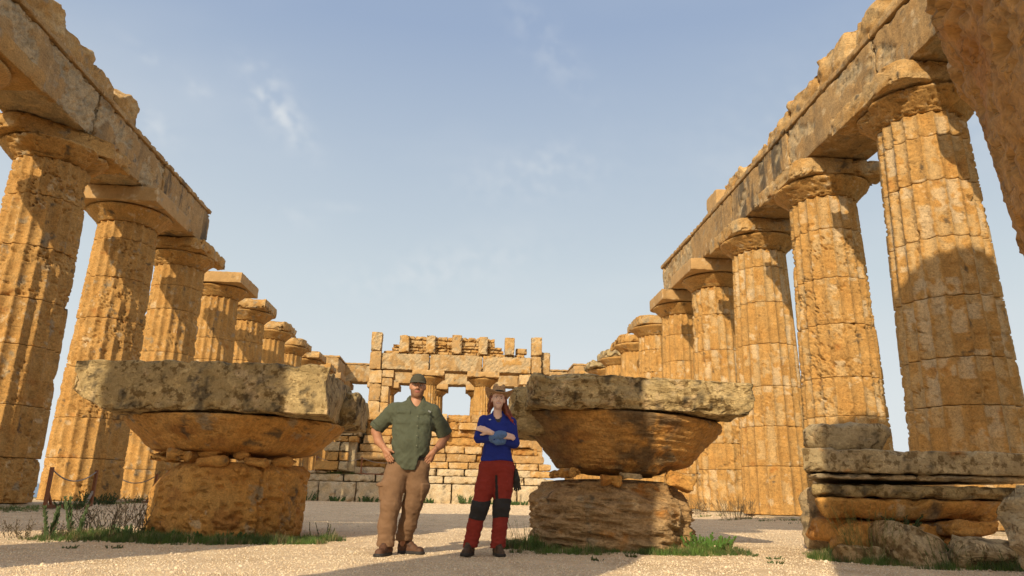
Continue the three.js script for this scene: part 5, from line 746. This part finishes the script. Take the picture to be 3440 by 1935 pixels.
// ---------------------------------------------------------------- plants
const LEAF = (r, g, b, t = 0.25) => new THREE.MeshPhysicalMaterial({ color: new THREE.Color().setRGB(r, g, b), roughness: 0.75, transmission: t, thickness: 0, side: THREE.DoubleSide });
const blade = (L0, w, bend) => { const p = [], I = []; const n = 4; for (let i = 0; i <= n; i++) { const t = i / n, y = L0 * (t - 0.25 * bend * t * t), z = L0 * bend * t * t * 0.7, ww = w * (1 - t * 0.92) / 2; p.push(-ww, y, z, ww, y, z + 0.0004); if (i < n) I.push(2 * i, 2 * i + 1, 2 * i + 3, 2 * i, 2 * i + 3, 2 * i + 2); } const g = new THREE.BufferGeometry(); g.setAttribute('position', new THREE.Float32BufferAttribute(p, 3)); g.setIndex(I); g.computeVertexNormals(); return g; };
const tuft = (n, L0, w, spread, seed) => { const r = mulberry(seed), G = []; for (let i = 0; i < n; i++) { const b = blade(L0 * (0.45 + 0.75 * r()), w * (0.7 + 0.6 * r()), 0.25 + 0.9 * r()); b.rotateY(r() * 6.28); b.translate((r() - 0.5) * spread, -0.01, (r() - 0.5) * spread); G.push(b); } return mergeGeometries(G); };
function grass(label, spots, o = {}) { // spots: ellipses [x, z, rx, rz, count, height]
  const r = mulberry(o.seed ?? 5); let n = 0; for (const s of spots) n += s[4];
  const mesh = new THREE.InstancedMesh(tuft(o.blades ?? 14, 1, o.w ?? 0.09, 0.9, (o.seed ?? 5) + 1), LEAF(1, 1, 1, 0.3), n), m = new THREE.Matrix4(), q = new THREE.Quaternion(), up = new THREE.Vector3(0, 1, 0), c = new THREE.Color(); let i = 0;
  for (const [x0, z0, rx, rz, cnt, h] of spots) for (let k = 0; k < cnt; k++) { const a = r() * 6.283, d = Math.sqrt(r()), x = x0 + Math.cos(a) * d * rx, z = z0 + Math.sin(a) * d * rz, cl = fbm(x * 2.3, 7, z * 2.3, 3), s = h * (0.55 + 0.7 * r()) * (1.15 - 0.55 * d * d) * (0.75 + 0.8 * clamp(cl + 0.3)) * (cl < -0.22 - 0.2 * r() ? 0.25 : 1); q.setFromAxisAngle(up, r() * 6.28); m.compose(new THREE.Vector3(x, groundY(x, z) + (o.y ?? 0), z), q, new THREE.Vector3(s * 0.8, s, s * 0.8)); mesh.setMatrixAt(i, m); const v = (0.7 + 0.6 * r()) * (1 + 0.5 * fbm(x * 1.7, 3, z * 1.7, 2)), dry = r() < (o.dry ?? 0.1) + 0.25 * smooth(0.1, 0.5, fbm(x * 3.1, 13, z * 3.1, 2)); c.setRGB((dry ? 0.30 : 0.085) * v, (dry ? 0.24 : 0.155) * v, (dry ? 0.11 : 0.02) * v); mesh.setColorAt(i++, c); }
  mesh.name = numbered('grass'); mesh.userData = { kind: 'stuff', label, category: 'grass' }; scene.add(mesh); return mesh;
}
grass('bright green grass around the left drum stump', [[-3.6, -9.4, 0.85, 0.5, 900, 0.105], [-2.6, -8.95, 0.95, 0.40, 800, 0.10], [-1.6, -9.1, 0.65, 0.40, 560, 0.095], [-1.2, -9.6, 0.42, 0.3, 240, 0.08], [-3.75, -8.95, 0.75, 0.35, 240, 0.06]], { seed: 21 });
grass('green grass along the foot of the right drum stump', [[1.42, -8.8, 0.4, 0.36, 340, 0.12], [2.1, -8.35, 0.7, 0.24, 220, 0.075], [3.0, -8.35, 0.7, 0.26, 330, 0.085], [3.62, -8.6, 0.42, 0.30, 280, 0.085], [1.75, -8.2, 0.6, 0.2, 90, 0.06]], { seed: 33, dry: 0.12 });
grass('grass tufts round the stones of the right heap', [[4.82, -7.9, 0.42, 0.32, 380, 0.12], [5.0, -7.45, 0.35, 0.14, 110, 0.09], [5.6, -7.05, 0.6, 0.12, 130, 0.10], [4.9, -8.6, 0.25, 0.3, 80, 0.06], [6.3, -6.95, 0.4, 0.12, 70, 0.1]], { seed: 47, dry: 0.15 });
grass('low grass strip at the foot of the left columns', [[-9.2, -16.6, 0.7, 1.4, 300, 0.09], [-9.0, -14.9, 0.6, 1.0, 160, 0.08], [-9.4, -19.2, 0.35, 1.2, 120, 0.08], [-9.6, -23, 0.35, 1.5, 120, 0.08]], { seed: 59 });
grass('sparse grass in the joints of the paving by the right columns', [[8.9, -21.2, 0.9, 0.25, 120, 0.06], [9.4, -19.6, 0.8, 0.5, 120, 0.06], [8.7, -24, 0.8, 0.3, 80, 0.06], [9.3, -17.8, 0.6, 0.5, 80, 0.06]], { seed: 61, dry: 0.4 });
grass('green grass on the steps of the cella wall', [[-6.3, -42.12, 1.3, 0.09, 200, 0.13]], { seed: 67, y: 1.48 });
// leafy plants: many small leaves on thin stems
const leafGeo = (L0, w) => { const g = new THREE.BufferGeometry(); g.setAttribute('position', new THREE.Float32BufferAttribute([0, 0, 0, -w, L0 * 0.45, 0.008 * L0, w, L0 * 0.45, 0.008 * L0, 0, L0, -0.12 * L0, 0, L0 * 0.5, -0.06 * L0], 3)); g.setIndex([0, 4, 1, 0, 2, 4, 1, 4, 3, 4, 2, 3]); g.computeVertexNormals(); return g; };
function plant(name, label, category, [x, y, z], o, group) {
  const { stems = 6, h = 0.4, spread = 0.2, leaf = 0.04, lw = 0.012, per = 24, colour = [0.07, 0.14, 0.03], stem = [0.12, 0.10, 0.04], seed = 1, lean = 0.5, thick = 0.004, curve = 0.3, from = 0.1, twigs = 0 } = o;
  const g = thing(name, label, category, [x, y, z], 0, group), r = mulberry(seed * 91 + 7), SG = [], LGs = [], b = leafGeo(leaf, lw), V = THREE.Vector3;
  const sprig = (a, d, L0, th, n, depth) => {
    const pts = [a.clone()], p = a.clone(), dir = d.clone(); for (let i = 0; i < 4; i++) { dir.add(new V((r() - 0.5) * curve, (r() - 0.3) * curve * 0.6, (r() - 0.5) * curve)).normalize(); p.addScaledVector(dir, L0 / 4); pts.push(p.clone()); }
    const cv = new THREE.CatmullRomCurve3(pts); SG.push(new THREE.TubeGeometry(cv, 6, th, 4));
    for (let i = 0; i < n; i++) { const t = from + (1 - from) * (i + r()) / n, q = cv.getPoint(t), tg = cv.getTangent(t), l = b.clone(), s = (0.55 + 0.6 * r()) * (1.15 - 0.5 * t); l.scale(s, s, s); const out = new V(r() - 0.5, 0.2 + 0.5 * r(), r() - 0.5).addScaledVector(tg, 0.35).normalize(); l.applyQuaternion(new THREE.Quaternion().setFromUnitVectors(new V(0, 1, 0), out)); l.translate(q.x, q.y, q.z); LGs.push(l); }
    if (depth > 0) for (let k = 0; k < twigs; k++) { const t = 0.25 + 0.7 * r(); sprig(cv.getPoint(t), new V(r() - 0.5, 0.25 + 0.5 * r(), r() - 0.5).normalize(), L0 * (0.3 + 0.25 * r()), th * 0.65, Math.round(n * 0.4), depth - 1); }
  };
  for (let i = 0; i < stems; i++) { const a = r() * 6.28, q = Math.sqrt(r()) * spread; sprig(new V(Math.cos(a) * q, -0.02, Math.sin(a) * q), new V(Math.cos(a) * lean * (0.3 + r()), 1, Math.sin(a) * lean * (0.3 + r())).normalize(), h * (0.55 + 0.5 * r()), thick, per, twigs ? 1 : 0); }
  part('stems', mergeGeometries(SG), std({ color: new THREE.Color().setRGB(...stem) }), g); if (LGs.length) part('leaves', mergeGeometries(LGs), LEAF(...colour), g); return g;
}
const G = (x, z) => [x, groundY(x, z), z], BG = 'green clumps by the columns', WG = 'green clumps at the foot of the steps';
plant('leafy_weed', 'taller upright leafy weed left of the orange drum', 'weed', G(-4.28, -9.35), { stems: 3, h: 0.60, spread: 0.05, leaf: 0.07, lw: 0.014, per: 90, lean: 0.16, curve: 0.22, seed: 3, colour: [0.075, 0.13, 0.04] }, 'upright leafy weeds');
plant('leafy_weed', 'shorter upright leafy weed nearer the orange drum', 'weed', G(-4.02, -9.4), { stems: 3, h: 0.54, spread: 0.05, leaf: 0.07, lw: 0.014, per: 80, lean: 0.2, curve: 0.24, seed: 4, colour: [0.075, 0.13, 0.04] }, 'upright leafy weeds');
plant('dry_bush', 'tangled dry twiggy bush between the weeds and the orange drum', 'bush', G(-3.62, -9.75), { stems: 34, h: 0.5, spread: 0.42, leaf: 0.028, lw: 0.009, per: 9, lean: 0.7, curve: 0.7, seed: 5, colour: [0.07, 0.055, 0.03], stem: [0.07, 0.05, 0.03], thick: 0.0036, twigs: 5 });
plant('dry_bush', 'low dry twigs in the grass at the far left of the patch', 'bush', G(-4.35, -9.15), { stems: 24, h: 0.26, spread: 0.36, leaf: 0.026, lw: 0.009, per: 8, lean: 1.2, curve: 0.7, seed: 6, colour: [0.09, 0.07, 0.035], stem: [0.11, 0.075, 0.045], thick: 0.002, twigs: 3 });
plant('leafy_weed', 'dark leafy clump against the left side of the orange drum', 'weed', G(-3.35, -9.55), { stems: 22, h: 0.18, spread: 0.22, leaf: 0.06, lw: 0.02, per: 14, lean: 0.7, seed: 7, colour: [0.045, 0.10, 0.02] });
plant('leafy_weed', 'low leafy clump in front of the orange drum', 'weed', G(-2.35, -9.2), { stems: 30, h: 0.13, spread: 0.42, leaf: 0.05, lw: 0.018, per: 12, lean: 0.8, seed: 8, colour: [0.05, 0.12, 0.02] });
plant('leafy_weed', 'thin sprigs at the right end of the left grass patch', 'weed', G(-1.12, -9.9), { stems: 7, h: 0.24, spread: 0.2, leaf: 0.03, lw: 0.008, per: 16, lean: 0.3, seed: 9, colour: [0.07, 0.12, 0.03] });
plant('leafy_weed', 'bright green leafy clump at the right foot of the layered drum', 'weed', G(3.62, -8.95), { stems: 34, h: 0.24, spread: 0.24, leaf: 0.055, lw: 0.022, per: 16, lean: 0.7, seed: 10, colour: [0.09, 0.20, 0.025] });
plant('tall_grass', 'tall thin grass left of the layered drum', 'grass plant', G(1.42, -9.1), { stems: 22, h: 0.36, spread: 0.12, per: 3, leaf: 0.06, lw: 0.003, lean: 0.45, curve: 0.4, thick: 0.0014, seed: 11, stem: [0.16, 0.17, 0.05], colour: [0.14, 0.17, 0.05] });
plant('tall_grass', 'tall wispy grass in front of the sunken capital', 'grass plant', G(4.95, -7.7), { stems: 70, h: 0.62, spread: 0.22, per: 3, leaf: 0.09, lw: 0.003, lean: 0.5, curve: 0.35, thick: 0.0015, seed: 12, stem: [0.17, 0.17, 0.05], colour: [0.15, 0.18, 0.04] });
plant('tall_grass', 'wispy grass before the angular boulder', 'grass plant', G(5.45, -7.15), { stems: 36, h: 0.32, spread: 0.22, per: 3, leaf: 0.07, lw: 0.003, lean: 0.6, curve: 0.4, thick: 0.0014, seed: 13, stem: [0.10, 0.12, 0.03], colour: [0.09, 0.13, 0.03] });
plant('tall_grass', 'dark grass tuft at the foot of the low layered boulder', 'grass plant', G(5.95, -6.9), { stems: 30, h: 0.22, spread: 0.16, per: 3, leaf: 0.06, lw: 0.004, lean: 0.6, curve: 0.4, thick: 0.0016, seed: 14, stem: [0.06, 0.10, 0.02], colour: [0.06, 0.11, 0.02] });
plant('leafy_weed', 'round leafy sprig between the angular and the low boulder', 'weed', [5.72, 0.08, -7.3], { stems: 14, h: 0.2, spread: 0.08, leaf: 0.045, lw: 0.02, per: 12, lean: 0.5, seed: 15, colour: [0.04, 0.10, 0.02] });
plant('leafy_weed', 'ivy sprig on top of the angular boulder', 'weed', [5.5, 0.36, -7.9], { stems: 12, h: 0.18, spread: 0.14, leaf: 0.04, lw: 0.018, per: 10, lean: 1.0, seed: 16, colour: [0.035, 0.08, 0.015] });
plant('bush', 'dark green clump at the foot of the second left column', 'bush', G(-9.35, -21.2), { stems: 40, h: 0.42, spread: 0.42, leaf: 0.07, lw: 0.025, per: 14, lean: 0.7, seed: 17, colour: [0.03, 0.07, 0.014] }, BG);
plant('bush', 'low green clump beside the first fence post', 'bush', G(-8.75, -18.6), { stems: 34, h: 0.3, spread: 0.38, leaf: 0.06, lw: 0.022, per: 14, lean: 0.8, seed: 18, colour: [0.045, 0.09, 0.02] }, BG);
plant('bush', 'small green clump behind the third fence post', 'bush', G(-9.6, -24.2), { stems: 20, h: 0.25, spread: 0.25, leaf: 0.06, lw: 0.022, per: 12, lean: 0.8, seed: 19, colour: [0.05, 0.10, 0.02] }, BG);
plant('dry_bush', 'brown dry bush at the foot of the third right column', 'bush', G(8.95, -21.9), { stems: 46, h: 0.62, spread: 0.45, leaf: 0.03, lw: 0.006, per: 10, lean: 0.6, curve: 0.5, seed: 20, colour: [0.13, 0.10, 0.045], stem: [0.14, 0.10, 0.055], thick: 0.004, twigs: 3 }, 'dry bushes by the right columns');
plant('dry_bush', 'brown dry bush at the foot of the fourth right column', 'bush', G(8.95, -26.0), { stems: 42, h: 0.6, spread: 0.5, leaf: 0.03, lw: 0.006, per: 10, lean: 0.6, curve: 0.5, seed: 22, colour: [0.13, 0.10, 0.045], stem: [0.14, 0.10, 0.055], thick: 0.004, twigs: 3 }, 'dry bushes by the right columns');
[[-7.75, 0.6, 0.5, 'left end of the steps'], [-6.1, 0.3, 0.4, 'foot of the steps, second from left'], [-4.4, 0.35, 0.5, 'foot of the steps, behind the man'], [-1.1, 0.3, 0.3, 'foot of the steps between the two people, left'], [1.0, 0.55, 0.35, 'foot of the steps between the two people, right'], [2.3, 0.35, 0.4, 'foot of the steps just left of the woman'], [5.05, 0.6, 0.35, 'foot of the steps right of the woman'], [3.9, 0.25, 0.5, 'foot of the steps behind the woman']].forEach(([x, h, s, l], i) => plant('bush', 'green clump at the ' + l, 'bush', G(x, -41.45), { stems: 34, h, spread: s, leaf: 0.1, lw: 0.04, per: 12, lean: 0.7, seed: 70 + i, colour: [0.05, 0.11, 0.02] }, WG));
{ // weeds dotted over the gravel
  const rnd = mulberry(313); let n = 0; const say = ['small weed in the gravel left of the grass patch', 'small weed in the gravel before the orange drum', 'dark flat weed in the gravel right of the woman', 'small weed before the layered drum', 'small weed right of the layered drum', 'lone weed in the gravel towards the right heap', 'flat weed in the lit gravel at the lower right', 'tiny weed beside the bright clump'];
  for (const [x, z] of [[-3.3, -7.9], [-2.9, -8.0], [2.0, -7.5], [2.45, -7.9], [3.9, -8.3], [4.1, -9.4], [3.75, -7.3], [4.0, -7.9]]) plant('leafy_weed', say[n], 'weed', G(x, z), { stems: 12, h: 0.06, spread: 0.05, leaf: 0.03, lw: 0.007, per: 6, lean: 1.2, seed: 400 + n++, colour: [0.07, 0.12, 0.03] }, 'small weeds in the gravel');
}
scene.traverse((o) => { if (o.isMesh) { o.castShadow = true; o.receiveShadow = true; } });
renderer.render(scene, camera);
